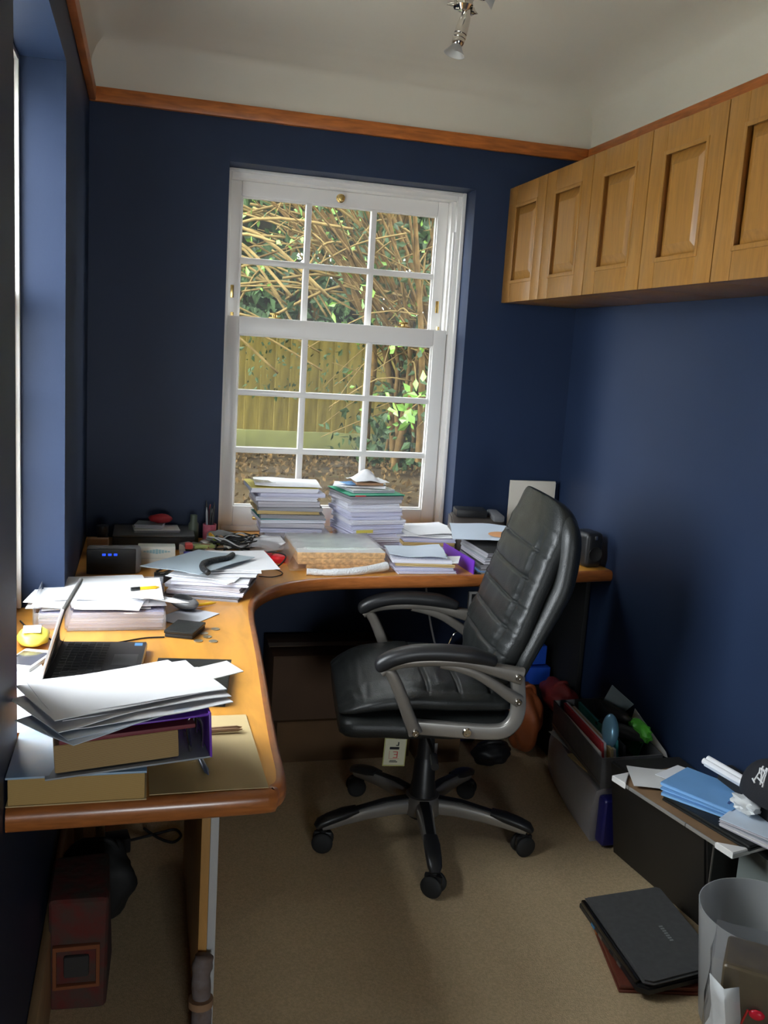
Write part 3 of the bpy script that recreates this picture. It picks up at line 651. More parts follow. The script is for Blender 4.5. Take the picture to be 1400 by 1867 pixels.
# red puck and cables
bm = bmesh.new(); lathe(bm, [(0, 0), (.024, 0), (.028, .006), (.028, .014), (.022, .022), (0, .025)], 24, Matrix.Translation((.625, -.37, D)))
tagp(from_bm('tape_measure', bm, mat('red_plastic', (.75, .02, .03), .35)), 'round red plastic case among the tangled cables', 'case')
blob('red_pouch', (.030, .022, .014), (.580, -.345, D), mat('red_cloth', (.42, .03, .04), .8), seed=4, label='small dark red pouch beside the round red case', cat='pouch')
def cable(pts, r, m, label, nm='cable', k=8, **kw):
    bm = bmesh.new(); tube(bm, spline(pts, k), r, 7); o = from_bm(nm, bm, m, ang=180); return tagp(o, label, 'cable', **kw)
for i in range(5):
    c = Vector((.47+.025*i, -.21-.02*(i % 2), D+.008)); P = [(c.x+(.06+.006*i)*math.cos(a)*1.25, c.y+(.04+.004*i)*math.sin(a), c.z+.005*i+.010*abs(math.sin(a*1.5+i))) for a in [q*.7+i for q in range(13)]]
    cable(P, .003, BLKM, 'black coiled cable in the tangle below the window corner', group='coiled black cables')
cable([(.47, -.25, D+.045), (.53, -.33, D+.018), (.60, -.36, D+.030), (.64, -.42, D+.030), (.60, -.47, D+.004), (.55, -.45, D+.004)], .0026, BLKM, 'black cable looping over the round red case')
cable([(.545, -.46, D+.003), (.60, -.49, D+.003), (.612, -.545, D+.003), (.575, -.585, D+.003), (.535, -.575, D+.003)], .0016, BLKM, 'thin black wire loop lying bare on the curved desk edge')
cable([(.50, -.12, D+.006), (.53, -.20, D+.03), (.56, -.17, D+.03), (.60, -.24, D+.012), (.57, -.30, D+.02)], .0022, mat('grey_cable', (.45, .45, .46), .5), 'pale grey cable at the back of the tangle')
box('power_adapter', (.535, -.43, D), (.575, -.35, D+.024), BLKP, None, .006, label='small black power adapter amid the tangled cables', cat='adapter')
blob('clear_bag', (.085, .060, .026), (.605, -.235, D), sheer('bag_film', (.86, .87, .9), .5, .25, .4), amp=.4, seed=8, flat=True, label='crumpled clear plastic bag before the left paper stack', cat='bag')
# small clutter
def stick(p, q, r, m, label, nm='marker_pen', cat='pen', cap=None, group=None):
    p, q = Vector(p), Vector(q); d = (q-p); L_ = d.length; M = Matrix.Translation(p) @ d.to_track_quat('Z', 'Y').to_matrix().to_4x4()
    bm = bmesh.new(); lathe(bm, [(0, 0), (r*.8, 0), (r, .003), (r, L_*.86), (r*.55, L_*.92), (r*.25, L_), (0, L_)], 12, M); o = tagp(from_bm(nm, bm, m), label, cat, group)
    if cap:
        bm = bmesh.new(); lathe(bm, [(0, -.001), (r*1.12, -.001), (r*1.15, L_*.30), (0, L_*.30)], 12, M); from_bm('cap', bm, cap, o)
    return o
stick((.415, -.165, D+.047), (.442, -.245, D+.030), .006, mat('lime_plastic', (.62, .78, .04), .4), 'lime yellow highlighter pen lying by the pen pot', cap=mat('orange_plastic', (.85, .42, .03), .4))
box('red_sharpener', (.325, -.32, D+.028), (.350, -.285, D+.045), mat('coral_plastic', (.72, .10, .09), .4), None, .004, label='small red block in the clutter right of white box', cat='block')
box('olive_card', (.352, -.30, D+.026), (.42, -.26, D+.036), mat('olive_plastic', (.36, .42, .14), .5), None, .003, rz=.2, label='olive green case in the clutter below the pen pot', cat='case')
box('dark_blue_box', (.318, -.40, D+.014), (.345, -.37, D+.034), mat('indigo_plastic', (.05, .04, .30), .4), None, .003, label='small dark blue block right of the white box', cat='block')
box('cream_note_pad', (.322, -.475, D), (.372, -.44, D+.008), mat('cream_note', (.75, .70, .38), .7), None, .001, label='little cream notepad lying right of the white box', cat='notepad')
box('tan_box', (.36, -.40, D), (.405, -.35, D+.020), CARD, None, .002, label='small tan box in the desk clutter', cat='box')
blob('foil_wrapper', (.035, .024, .012), (.41, -.36, D), mat('foil', (.70, .71, .70), .25, .6), amp=.4, seed=11, flat=True, label='crumpled pale wrapper in the clutter above the grey folder', cat='wrapper')
box('teal_phone', (.435, -.395, D), (.495, -.345, D+.012), TEAL, None, .003, label='teal and blue flat case beside the cables', cat='case')
box('black_remote', (.405, -.455, D+.020), (.472, -.425, D+.034), BLKP, None, .005, label='small black remote lying behind the grey folder', cat='remote')
blob('grey_pouch', (.05, .03, .026), (.455, -.13, D), mat('grey_cloth', (.28, .28, .27), .9), amp=.35, seed=14, label='grey cloth pouch beside the pink pen pot', cat='pouch')
for i in range(7):
    box('clutter_card', (.31+.02*i, -.27+.012*(i % 3), D+.004*(i % 3)), (.345+.02*i, -.20, D+.006+.004*(i % 3)), [OFFW, BLKM, GREYC, BUFF][i % 4], None, .001, label=['white', 'black', 'grey', 'buff'][i % 4]+' card in the clutter right of the white carton, '+['nearest it', 'second', 'third', 'fourth', 'fifth', 'sixth', 'farthest from it'][i], cat='card', group='cards in the desk clutter')
for i in range(26):                                      # odds and ends heaped between the carton and the window
    x, y = rnd.uniform(.315, .60), rnd.uniform(-.33, -.10); zz = D+.006+.030*rnd.random()*(1-abs(x-.45)/.2 if abs(x-.45) < .19 else .05)
    cn, cm = rnd.choice([('black', BLKP), ('grey', GREYC), ('white', OFFW), ('brown', BROWNC), ('dark', DKPAGES), ('buff', BUFF), ('silver', SILV)])
    bm = bmesh.new(); bbox(bm, (0, 0, .006), (rnd.uniform(.018, .05), rnd.uniform(.012, .03), rnd.uniform(.008, .02)), .003, Matrix.Rotation(rnd.uniform(0, 3), 3, 'Z') @ Matrix.Rotation(rnd.uniform(-.4, .4), 3, 'X'))
    tagp(from_bm('desk_oddment', bm, cm, None, (x, y, zz)), cn+' oddment in the heap of small things by the pen pot', 'oddment', cn+' oddments in the desk clutter')
for i in range(6):
    a = rnd.uniform(0, 6); P = []
    for q in range(9): P.append((.49+.075*math.cos(a+q*.85)+rnd.uniform(-.02, .02), -.235+.055*math.sin(a+q*.85)+rnd.uniform(-.015, .015), D+.030+.028*rnd.random()))
    cable(P, .0026, BLKM if i % 3 else mat('grey_cable', (.45, .45, .46), .5), ['grey', 'black'][1 if i % 3 else 0]+' cable arching over the clutter, '+['lowest loop', 'second loop', 'third loop', 'fourth loop', 'fifth loop', 'top loop'][i], group='cables over the clutter', k=6)
# pen pot
pt = empty('pen_pot', (.418, -.085, D), label='pink pen pot full of dark pens beside the window frame', cat='pen pot')
bm = bmesh.new(); lathe(bm, [(.0, .0), (.022, 0), (.0235, .004), (.0235, .068), (.0215, .068), (.0205, .004), (0, .004)], 28); from_bm('pot', bm, mat('pink_plastic', (.58, .14, .20), .4, var=.3, scale=40), pt)
for i, (a, l, cc) in enumerate(((.3, .145, BLKP), (1.5, .135, REDC), (2.6, .150, BLKP), (3.7, .128, GREYC), (4.8, .140, BLKP), (5.6, .122, BLKP), (.9, .120, OFFW))):
    c, s = math.cos(a), math.sin(a)
    stick((.418+.007*c, -.085+.007*s, D+.006), (.418+.015*c, -.085+.015*s, D+l), .0042, cc, ['black pen standing in pink pot', 'pen with pinkish red barrel standing in pink pot', 'black pen standing in pink pot', 'grey pen standing in pink pot', 'black pen standing in pink pot', 'black pen standing in pink pot', 'white pen standing in the pink pot'][i], 'pen', 'pen', group='pens in the pink pot')
bm = bmesh.new(); lathe(bm, [(0, 0), (.0165, 0), (.0175, .003), (.0175, .07), (.012, .078), (.0115, .102), (0, .104)], 24, Matrix.Translation((.362, -.10, D))); tagp(from_bm('spray_bottle', bm, mat('dull_green_plastic', (.10, .125, .09), .45)), 'dull green bottle standing left of the pink pen pot', 'bottle')
# scanner with papers, white box, router
sc = box('flatbed_scanner', (.095, -.205, D), (.362, -.025, D+.042), BLKP, None, .005, label='flat black scanner against the wall behind the white box', cat='scanner')
box('lid', (-.1335, -.09, .0425), (.1335, .09, .050), mat('scanner_lid', (.10, .10, .10), .45), sc, .003)
z = D+.0505
booklet('paper_booklet', .15, .09, .008, (.235, -.12, z), R(4), DKPAGES, OFFW, 'thin white booklet lying on the black scanner', 'booklet')
booklet('paper_booklet', .09, .07, .012, (.215, -.11, z+.0095), R(-10), GPAGES, GREYC, 'small grey booklet under the red pouch on the scanner', 'booklet')
blob('red_cloth_purse', (.040, .025, .016), (.250, -.115, z+.023), mat('red_purse', (.33, .015, .02), .6), seed=22, label='small dark red purse on top of the scanner', cat='purse')
wb = box('white_carton', (.178, -.46, D), (.290, -.405, D+.066), mat('white_carton', (.66, .66, .60), .5), None, .003, label='white carton with a pale blue diamond logo', cat='box')
bm = bmesh.new()
for k in range(-4, 5):
    x = k*.009; h = .0085*(1-abs(k)/5.0)+.001; lohi(bm, (x-.0038, -.0286, .052-h*.8), (x+.0038, -.0276, .052+h*.8))
o = from_bm('printed_logo', bm, mat('pale_blue_print', (.28, .45, .50), .6), wb); o['kind'] = 'stuff'; o['label'] = 'pale blue diamond logo'
box('tape_strip', (-.05, -.0284, .030), (.05, -.0277, .0315), mat('logo_line', (.45, .47, .45), .6), wb, 0)
rt = empty('wifi_router', (.110, -.52, D), R(2), label='black router with three blue lights and grey surround', cat='router')
bm = bmesh.new(); lohi(bm, (-.078, -.016, 0), (.078, .016, .083), .014, 4); from_bm('casing', bm, mat('router_grey', (.20, .20, .21), .4), rt)
bm = bmesh.new(); lohi(bm, (-.078, -.019, .001), (.062, -.012, .076), .0034, 3); from_bm('front_panel', bm, BLKP, rt)
for k in range(3):
    bm = bmesh.new(); lohi(bm, (-.034+.0165*k, -.0202, .056), (-.024+.0165*k, -.0186, .0625), .0005); o = from_bm('status_light', bm, mat('blue_led', (.02, .05, .8), .4, emit=(.02, .09, 1.), estr=1.1), rt); o['label'] = 'glowing blue symbol light'
bm = bmesh.new(); lathe(bm, [(0, 0), (.020, 0), (.021, .004), (.017, .06), (.019, .064), (.019, .088), (0, .09)], 20, Matrix.Translation((.065, -.24, D))); tagp(from_bm('black_canister', bm, BLKP), 'black canister in the dark corner behind the router', 'canister')
box('brown_carton', (.02, -.30, D), (.085, -.27, D+.055), BROWNC, None, .002, label='small brown carton in the dark corner behind the router', cat='carton')
# papers with the grey folder and black strap
z = D
for i, (h, m, c, r_) in enumerate(((.010, DKPAGES, None, -18), (.012, PAGES, None, -14), (.010, GPAGES, None, -20), (.010, PAGES, PAPER, -12))):
    booklet('paper_booklet', .21, .25, h, (.385+.004*i, -.705+.005*i, z), R(r_), m, c, ORD[i]+' booklet of the pile under the grey folder', 'booklet', 'booklets under the grey folder'); z += h+.0014
for i in range(5):
    sheet('paper_sheet', .19, .25, (.40+.018*i-.02*(i % 2), -.70+.02*i, z+.0035*i), R(-32+9*i), PAPER, wave=.004, seed=50+i, label=ORD[i]+' white sheet fanned out under the grey folder', cat='paper', group='sheets under the grey folder')
sheet('grey_folder', .205, .27, (.350, -.665, z+.020), R(-40), mat('grey_folder_card', (.38, .45, .50), .45), wave=.004, seed=61, tilt=(0, R(-2)), label='pale grey plastic folder under a black strap', cat='folder')
bm = bmesh.new(); tubeP = spline([(.365, -.83, z+.030), (.352, -.79, z+.034), (.36, -.74, z+.036), (.395, -.70, z+.036), (.43, -.665, z+.033), (.452, -.60, z+.028)], 7); tube(bm, tubeP, .0085, 8)
tagp(from_bm('watch_strap', bm, mat('ribbed_rubber', (.012, .012, .013), .6, bump=1., bscale=120), ang=180), 'curved ribbed black strap lying on the grey folder', 'strap')
stick((.30, -.915, D+.006), (.385, -.875, D+.006), .0042, mat('yellow_pencil', (.80, .52, .03), .45), 'yellow pencil poking out below the paper pile', 'pencil', 'pencil')
# letter trays with papers
ty = empty('letter_tray', (.10, -.93, D), label='clear plastic letter tray full of white papers', cat='tray')
bm = bmesh.new(); lohi(bm, (-.152, -.165, 0), (.148, .165, .003), .001)
for a, b in (((-.152, -.167, .003), (.148, -.164, .046)), ((-.152, .164, .003), (.148, .167, .050)), ((-.155, -.165, .003), (-.152, .165, .072)), ((.147, -.165, .003), (.150, .165, .030))): lohi(bm, a, b, .001)
from_bm('tray_body', bm, CLEAR, ty)
z = D+.0036
for i, (h, m) in enumerate(((.012, LILAC), (.012, PAGES), (.012, LILAC))):
    booklet('paper_stack', .285, .30, h, (.098+rnd.uniform(-.002, .002), -.93, z), R(rnd.uniform(-.3, .3)), m, None, ORD[i]+' bundle of white papers inside the clear letter tray', 'papers', 'papers inside the letter tray'); z += h+.0006
for i in range(7):
    sheet('paper_sheet', .21+.02*(i % 3), .29, (.09+.012*((i*5) % 4-1.5), -.93+.01*((i*3) % 5-2), z+.002*i), R([88, -6, 95, 8, 84, -9, 92][i]), PAPER, wave=.005, seed=70+i, label=ORD[i]+' loose white sheet of the heap on the letter tray', cat='paper', group='sheets heaped on the letter tray')
z += .0175
sheet('paper_sheet', .14, .12, (.215, -1.02, z-.004), R(35), PAPER, wave=.010, seed=79, tilt=(R(-6), R(12)), label='white sheet drooping over the right side of the letter tray', cat='paper')
stick((.165, -.945, z+.004), (.235, -.925, z+.004), .0045, mat('amber_plastic', (.85, .55, .02), .35), 'amber and black pen on top of the tray papers', cap=BLKP)
lid = empty('clear_file_tray', (.055, -.735, D), R(2), label='upright translucent grey plastic tray behind the letter tray papers', cat='tray')
box('front_wall', (-.125, -.004, 0), (.12, .0, .022), sheer('smoke_plastic', (.40, .42, .48), .55, .25), lid, .001); box('base', (-.125, 0, 0), (.12, .10, .003), sheer('smoke_plastic', (0, 0, 0), 0), lid, .001)
# bulldog clip sheet
cl_ = empty('paper_clip_stand', (.275, -.60, D+.03), label='bent chrome wire clip lying before the white carton', cat='clip')
bm = bmesh.new(); tube(bm, spline([(-.045, -.03, 0), (-.01, -.005, .010), (.03, .02, .016), (.045, .015, .014), (.02, -.01, .008), (-.035, -.045, -.002)], 5), .0028, 8); o = from_bm('wire', bm, CHROME, cl_)
box('clip_pad', (-.05, -.05, -.03), (.03, -.01, -.004), BLKP, cl_, .003)
# open netbook
nb = empty('open_laptop', (.104, -1.362, D), R(-4.5), label='small open laptop with black keyboard facing the chair', cat='laptop')
LSIL = mat('laptop_silver', (.55, .54, .53), .3, .8); LBLK = mat('laptop_black', (.030, .030, .032), .5)
bm = bmesh.new(); lohi(bm, (-.092, -.124, .004), (.092, .124, .020), .004); from_bm('base', bm, LSIL, nb)
bm = bmesh.new(); lohi(bm, (-.090, -.122, .0195), (.090, .122, .0212), .0008); dkp = from_bm('keyboard_deck', bm, LBLK, nb)
bm = bmesh.new()
for r_ in range(6):
    for c in range(14):
        x = -.076+r_*.0152; y = .112-c*.0172-(r_ % 3)*.002; lohi(bm, (x, y-.0150, .0212), (x+.0130, y, .0226), .0006, 1)
o = from_bm('keys', bm, mat('key_black', (.020, .020, .021), .45), nb); o['kind'] = 'stuff'
box('touchpad', (.030, -.035, .0211), (.080, .035, .0218), mat('touchpad', (.045, .045, .047), .4), nb, .0004)
o = box('sticker', (.066, .094, .0211), (.083, .112, .0217), mat('blue_sticker', (.12, .32, .62), .4), nb, .0002); o['label'] = 'round edged blue sticker'
for k, y in enumerate((-.06, -.025)): box('port', (-.07+.04*k, -.1245, .009), (-.05+.04*k, -.1238, .014), BLKP, nb, 0)
th = R(16)
sm = Matrix.Translation((-.088, 0, .020)) @ Matrix.Rotation(th, 4, 'Y')
def spart(name, a, b, m, par, bev=.001, lab=None):
    bm = bmesh.new(); lohi(bm, a, b, bev); bmesh.ops.transform(bm, matrix=sm, verts=bm.verts[:]); o = from_bm(name, bm, m, par)
    if lab: o['label'] = lab
    return o
sp = spart('screen_lid', (-.009, -.124, .0), (-.002, .124, .152), LSIL, nb, .003)
spart('screen_bezel', (-.0022, -.122, .002), (-.0012, .122, .150), LBLK, sp)
spart('screen_glass', (-.0013, -.112, .014), (-.0006, .112, .142), mat('dark_screen', (.012, .012, .014), .06, spec=.9, coat=1.), sp, .0002)
# black folder / tablet, wallet, coins, mouse, envelope
bf = empty('black_notebook', (.290, -1.47, D), R(-8), label='black leather notebook partly under the white sheets', cat='notebook')
box('pages', (-.076, -.112, .002), (.074, .112, .014), DKPAGES, bf, .001); box('front_cover', (-.079, -.115, .0142), (.078, .115, .017), LEATH, bf, .0012); box('back_cover', (-.079, -.115, 0), (.078, .115, .0018), LEATH, bf, .0006)
wl = empty('leather_wallet', (.294, -1.118, D), R(-22), label='small black leather wallet beside the scattered coins', cat='wallet')
box('outer_flap', (-.036, -.048, .009), (.036, .048, .017), LEATH, wl, .003); box('inner_fold', (-.034, -.047, 0), (.035, .047, .0095), BLKM, wl, .003)
COIN = mat('coin_metal', (.55, .50, .38), .35, .9)
for i, (x, y) in enumerate(((.368, -1.095), (.356, -1.19), (.338, -1.128), (.322, -1.185), (.345, -1.155))):
    bm = bmesh.new(); lathe(bm, [(0, 0), (.0095, 0), (.0105, .0008), (.0105, .0018), (.009, .0024), (0, .002)], 18, Matrix.Translation((x, y, D))); tagp(from_bm('coin', bm, COIN), 'small coin lying on the desk near the black wallet', 'coin', 'coins by the wallet')
ev = sheet('white_envelope', .105, .135, (.305, -.985, D), R(-38), mat('envelope_paper', (.66, .68, .74), .7), wave=.001, seed=91, label='white envelope lying under the computer mouse', cat='envelope')
ms = empty('computer_mouse', (.300, -.915, D+.003), R(30), label='black and grey computer mouse behind the wallet', cat='mouse')
blob('mouse_body', (.031, .050, .016), (0, 0, 0), mat('mouse_grey', (.16, .16, .165), .4), ms, 3, 0.02, 1); blob('mouse_top', (.023, .042, .016), (0, .004, .0035), BLKP, ms, 3, 0.02, 1)
cable([(.245, -1.155, D+.002), (.20, -1.16, D+.002), (.15, -1.185, D+.002), (.12, -1.20, D+.002)], .0018, BLKM, 'thin black cable running from behind the open laptop')
# near end: book, envelope, ring binder, papers
bk = empty('thick_book', (.102, -1.855, D), R(0), label='thick book with tan page edges on the desk front corner', cat='book')
box('page_block', (-.098, -.096, .002), (.098, .10, .044), mat('tan_page_edges', (.50, .33, .12), .85, stripes=('Z', 260, (.38, .23, .07))), bk, .0015)
box('front_cover', (-.101, -.098, .044), (.101, .10, .0475), mat('pale_book_cover', (.52, .56, .62), .35, col2=(.22, .42, .62), scale=9), bk, .001); box('back_cover', (-.101, -.098, 0), (.101, .10, .002), BUFF, bk, .0006)
mf = sheet('manila_envelope', .185, .30, (.297, -1.79, D), R(1), BUFF, wave=.0015, seed=101, label='buff manila envelope on the rounded front desk corner', cat='envelope')
for i in range(2): stick((.305, -1.715-.008*i, D+.0075), (.372, -1.710-.010*i, D+.0075), .0034, BROWNC, 'brown pencil lying on the manila envelope', 'pencil', 'pencil', group='pencils on the manila envelope')
stick((.284, -1.795, D+.007), (.300, -1.893, D+.007), .0045, mat('steel_blue', (.14, .18, .28), .3, .4), 'blue grey pen poking from under the ring binder', cap=BLKP)
rb = empty('ring_binder', (.165, -1.82, D+.0485), R(6), rot=(R(-1), R(-3), R(6)), label='purple ring binder stuffed with tan pages under white sheets', cat='binder')
box('page_block', (-.108, -.125, .006), (.074, .085, .050), mat('old_page_edges', (.46, .32, .14), .9, stripes=('Z', 150, (.26, .14, .06))), rb, .003)
o = box('bottom_cover', (-.122, -.132, 0), (.124, .095, .003), GREYC, rb, .001)
o = box('spine', (.120, -.132, 0), (.124, .095, .074), PURP, rb, .001); o['label'] = 'purple spine'
o = box('top_cover', (-.105, -.130, .068), (.124, .095, .071), PURP, rb, .001)
o = box('divider_sheets', (-.100, -.128, .051), (.100, .088, .058), mat('maroon_card', (.20, .03, .04), .6), rb, .002)
bm = bmesh.new(); tube(bm, spline([(.094, -.05, .006), (.090, -.05, .05), (.10, -.05, .064), (.112, -.05, .05), (.112, -.05, .01)], 5), .0025, 8); tube(bm, spline([(.094, -.11, .006), (.090, -.11, .05), (.10, -.11, .064), (.112, -.11, .05), (.112, -.11, .01)], 5), .0025, 8)
o = from_bm('rings', bm, CHROME, rb); o['kind'] = 'stuff'
z = D+.0485+.074
for i, (x, y, r_, w_, d_, tl) in enumerate(((.145, -1.905, -50, .14, .23, 5), (.170, -1.885, -62, .16, .26, 3), (.190, -1.875, -72, .16, .25, 2), (.150, -1.865, -60, .17, .26, 2), (.185, -1.855, -74, .16, .26, 0), (.155, -1.850, -66, .18, .26, 0), (.170, -1.845, -70, .17, .27, -2))):
    sheet('paper_sheet', w_, d_, (x, y, z+.0030*i), R(r_), PAPER if i > 1 else BLUEW, wave=.005, seed=110+i, tilt=(0, R(-2)), label=ORD[i]+' sheet of the bright heap on the purple binder', cat='paper', group='sheets on the purple binder')
sheet('paper_sheet', .06, .10, (.305, -1.775, z+.012), R(-66), OFFW, wave=.004, seed=130, tilt=(R(4), R(2)), label='narrow white slip jutting right from the binder heap', cat='paper')
# left recess clutter
yp = empty('yellow_packet', (-.042, -1.195, .745), R(4), label='bright yellow and white packet in the window recess', cat='packet')
blob('packet_body', (.036, .060, .017), (0, 0, 0), mat('yellow_packet', (.85, .74, .10), .35), yp, 3, .12, 2, 5); box('packet_label', (-.022, -.030, .0335), (.016, .024, .0355), PAPER, yp, .001)
ph = empty('white_phone', (-.040, -1.325, .745), R(-20), label='white phone with a grey screen in the window recess', cat='phone')
box('body', (-.034, -.06, 0), (.034, .06, .011), WHITE, ph, .004); box('screen', (-.028, -.042, .0108), (.028, .040, .0116), mat('grey_screen', (.10, .10, .12), .1), ph, .0003)
for i, (x, y, r_) in enumerate(((-.045, -1.42, 12), (-.035, -1.50, -18), (-.03, -1.57, 30), (-.045, -1.65, -8))):
    sheet('paper_sheet', .10, .13, (x, y, .746+.003*i), R(r_), PAPER, wave=.004, seed=140+i, label=['white paper nearest the phone on the recess sill', 'white paper beside the laptop hinge on the recess sill', 'white paper in front of the laptop on the recess sill', 'white paper at the near end of the recess sill'][i], cat='paper', group='papers on the recess sill')
box('maroon_card', (-.07, -1.44, .7455), (-.02, -1.39, .7475), mat('maroon_card', (0, 0, 0)), None, .0005, label='small maroon card among the recess papers', cat='card')
cable([(-.09, -1.03, .748), (-.06, -1.10, .748), (-.02, -1.16, .750), (.0, -1.20, .752), (.02, -1.23, .760)], .002, BLKM, 'thin dark cable crossing the window recess to the laptop')
# back right: phone base, white board, black speaker
fx = empty('desk_phone', (1.385, -.17, D), R(-10), label='grey and black desk phone in front of the right window reveal', cat='phone')
bm = bmesh.new(); v = []
for x in (-.10, .10): v.append([bm.verts.new(p) for p in ((x, -.075, 0), (x, .085, 0), (x, .085, .125), (x, .02, .125), (x, -.075, .055))])
for i in range(5): bm.faces.new((v[0][i], v[0][(i+1) % 5], v[1][(i+1) % 5], v[1][i]))
bm.faces.new(v[0]); bm.faces.new(v[1][::-1]); bmesh.ops.bevel(bm, geom=bm.edges[:], offset=.006, segments=2, affect='EDGES'); from_bm('housing', bm, mat('taupe_plastic', (.085, .07, .062), .45), fx)
box('top_cover', (-.085, -.01, .122), (.03, .08, .150), BLKP, fx, .006); box('handset', (.045, -.06, .118), (.085, .09, .142), mat('handset_grey', (.12, .12, .125), .4), fx, .008)
o = box('display', (.062, -.090, .02), (.092, -.074, .075), mat('blue_display', (.10, .35, .70), .3), fx, .002); o['label'] = 'pale blue display'
bb = box('cream_canvas', (1.558, -.032, D), (1.745, -.020, D+.245), mat('cream_panel', (.62, .58, .50), .6), None, .0015, label='cream rectangular canvas leaning on the wall behind the chair', cat='canvas')
box('edge_strip', (.0937, -.006, 0), (.0942, .006, .24), WHITE, bb, 0)
spk = empty('desk_speaker', (1.715, -.40, D), R(6), label='black speaker at the right end of the desk', cat='speaker')
bm = bmesh.new(); lohi(bm, (-.035, -.05, 0), (.035, .05, .125), .022, 4); from_bm('cabinet', bm, BLKP, spk); bm = bmesh.new(); lathe(bm, [(0, 0), (.022, 0), (.026, .003), (.026, .006), (.02, .004), (0, .001)], 20, Matrix.Translation((0, -.049, .05)) @ Matrix.Rotation(R(90), 4, 'X')); from_bm('cone', bm, BLKM, spk)
box('switch', (-.005, -.052, .10), (.005, -.047, .114), CHROME, spk, .001)

# ------------------------------------------------------------------ under the desk
def carton(name, a, b, m, label, tape=True, rz=0.):
    t = empty(name, ((a[0]+b[0])/2, (a[1]+b[1])/2, a[2]), rz, label=label, cat='box'); hx, hy, h = (b[0]-a[0])/2, (b[1]-a[1])/2, b[2]-a[2]
    box('body', (-hx, -hy, 0), (hx, hy, h-.004), m, t, .002)
    box('flap', (-hx, -hy, h-.004), (hx, -.001, h), m, t, .001); box('flap', (-hx, .001, h-.004), (hx, hy, h), m, t, .001)
    if tape: box('tape', (-hx-.0006, -.022, h-.0035), (hx+.0006, .022, h+.0006), mat('parcel_tape', (.42, .33, .20), .3), t, 0)
    return t
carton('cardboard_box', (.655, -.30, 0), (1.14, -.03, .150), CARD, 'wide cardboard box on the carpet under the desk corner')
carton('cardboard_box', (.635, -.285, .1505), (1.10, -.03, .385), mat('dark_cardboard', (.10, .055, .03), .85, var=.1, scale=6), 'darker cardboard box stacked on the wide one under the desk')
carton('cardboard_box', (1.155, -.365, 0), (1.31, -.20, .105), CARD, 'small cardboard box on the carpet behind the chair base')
box('shipping_label', (1.165, -.3665, .035), (1.225, -.3652, .075), OFFW, None, 0, label='white label stuck to the small cardboard box', cat='label')
sk = empty('wall_socket', (1.467, -.012, .47), label='white square wall socket frame below the desk', cat='socket')
bm = bmesh.new(); frame_bm(bm, -.036, .036, 0, .070, -.008, .012, .010, .010, .010, .010, .002); from_bm('frame', bm, WHITE, sk); box('plate', (-.027, -.002, .009), (.027, .011, .061), BLKM, sk, .001)
cable([(1.20, -.135, .69), (1.215, -.135, .58), (1.24, -.14, .45), (1.275, -.145, .33)], .004, OFFW, 'pale cable hanging below the desk in the dark')
tote = empty('blue_tote', (1.40, -.20, 0), label='dark blue bag with wire hoop under the desk behind the chair', cat='bag')
blob('bag_body', (.085, .07, .19), (0, 0, 0), mat('navy_nylon', (.02, .025, .12), .35), tote, 3, .2, 2, 3); bm = bmesh.new(); tube(bm, spline([(-.115, -.03, .40), (-.09, -.03, .445), (-.02, -.03, .462), (.06, -.03, .460)], 6), .003, 6); from_bm('wire_hoop', bm, CHROME, tote)
for i, (a, b, lab) in enumerate((((1.60, -.16, .285), (1.715, -.10, .36), 'upper bright blue plastic box behind the chair'), ((1.60, -.165, .205), (1.735, -.10, .275), 'lower bright blue plastic box behind the chair'))):
    o = box('blue_storage_box', a, b, mat('bright_blue_plastic', (.02, .10, .62), .4), None, .004, label=lab, cat='box', group='blue plastic boxes')
bxk = carton('black_crate', (1.585, -.17, 0), (1.745, -.03, .200), BLKM, 'black crate under the blue plastic boxes', False)
def bag(name, r, loc, m, label, seed, strap=None, rz=0.):
    t = empty(name, loc, rz, label=label, cat='bag'); blob('bag_body', r, (0, 0, 0), m, t, 4, .22, 1.8, seed)
    bm = bmesh.new(); tube(bm, spline([(-r[0]*.6, 0, r[2]*1.6), (-r[0]*.3, -.02, r[2]*2.1), (r[0]*.3, -.02, r[2]*2.1), (r[0]*.6, 0, r[2]*1.6)], 6), .007, 7); from_bm('strap', bm, strap or m, t); return t
bag('leather_bag', (.062, .085, .125), (1.572, -.315, 0), mat('tan_leather', (.32, .085, .025), .5, var=.25, scale=12), 'orange brown leather bag on the carpet behind the chair', 31)
bag('red_bag', (.050, .12, .055), (1.698, -.33, .165), mat('dark_red_cloth', (.20, .02, .018), .6, var=.25, scale=14), 'dark red bag slumped against the right wall behind the file box', 33)
bk2 = carton('black_carton', (1.662, -.45, 0), (1.748, -.19, .163), BLKM, 'low black carton carrying the dark red bag', False)
bag('black_pouch', (.075, .05, .045), (1.42, -.40, 0), mat('black_nylon', (.010, .010, .012), .5), 'black pouch lying on the carpet behind the chair base', 35)
# left under the desk
kb = empty('patterned_bag', (.066, -1.36, 0), R(0), label='dark red patterned kilim bag standing by the left skirting', cat='bag')
KIL = mat('kilim', (.115, .016, .012), .95, col2=(.055, .040, .030), scale=26, bump=.3, bscale=60)
bm = bmesh.new(); lohi(bm, (-.054, -.085, 0), (.068, .10, .262), .016, 3)
for v in bm.verts: v.co.x += .010*noise.noise(v.co*11); v.co.y += .008*noise.noise(v.co*13+Vector((4, 0, 0)))
from_bm('bag_body', bm, KIL, kb)
KO = mat('kilim_orange', (.20, .06, .02), .95)
bm = bmesh.new()
for a, b in (((-.040, .150), (.048, .160)), ((-.040, .060), (.048, .068)), ((-.044, .060), (-.036, .160)), ((.044, .060), (.052, .160))): lohi(bm, (a[0], -.096, a[1]), (b[0], -.080, b[1]), .002)
o = from_bm('woven_border', bm, KO, kb); o['label'] = 'dull orange woven square border'
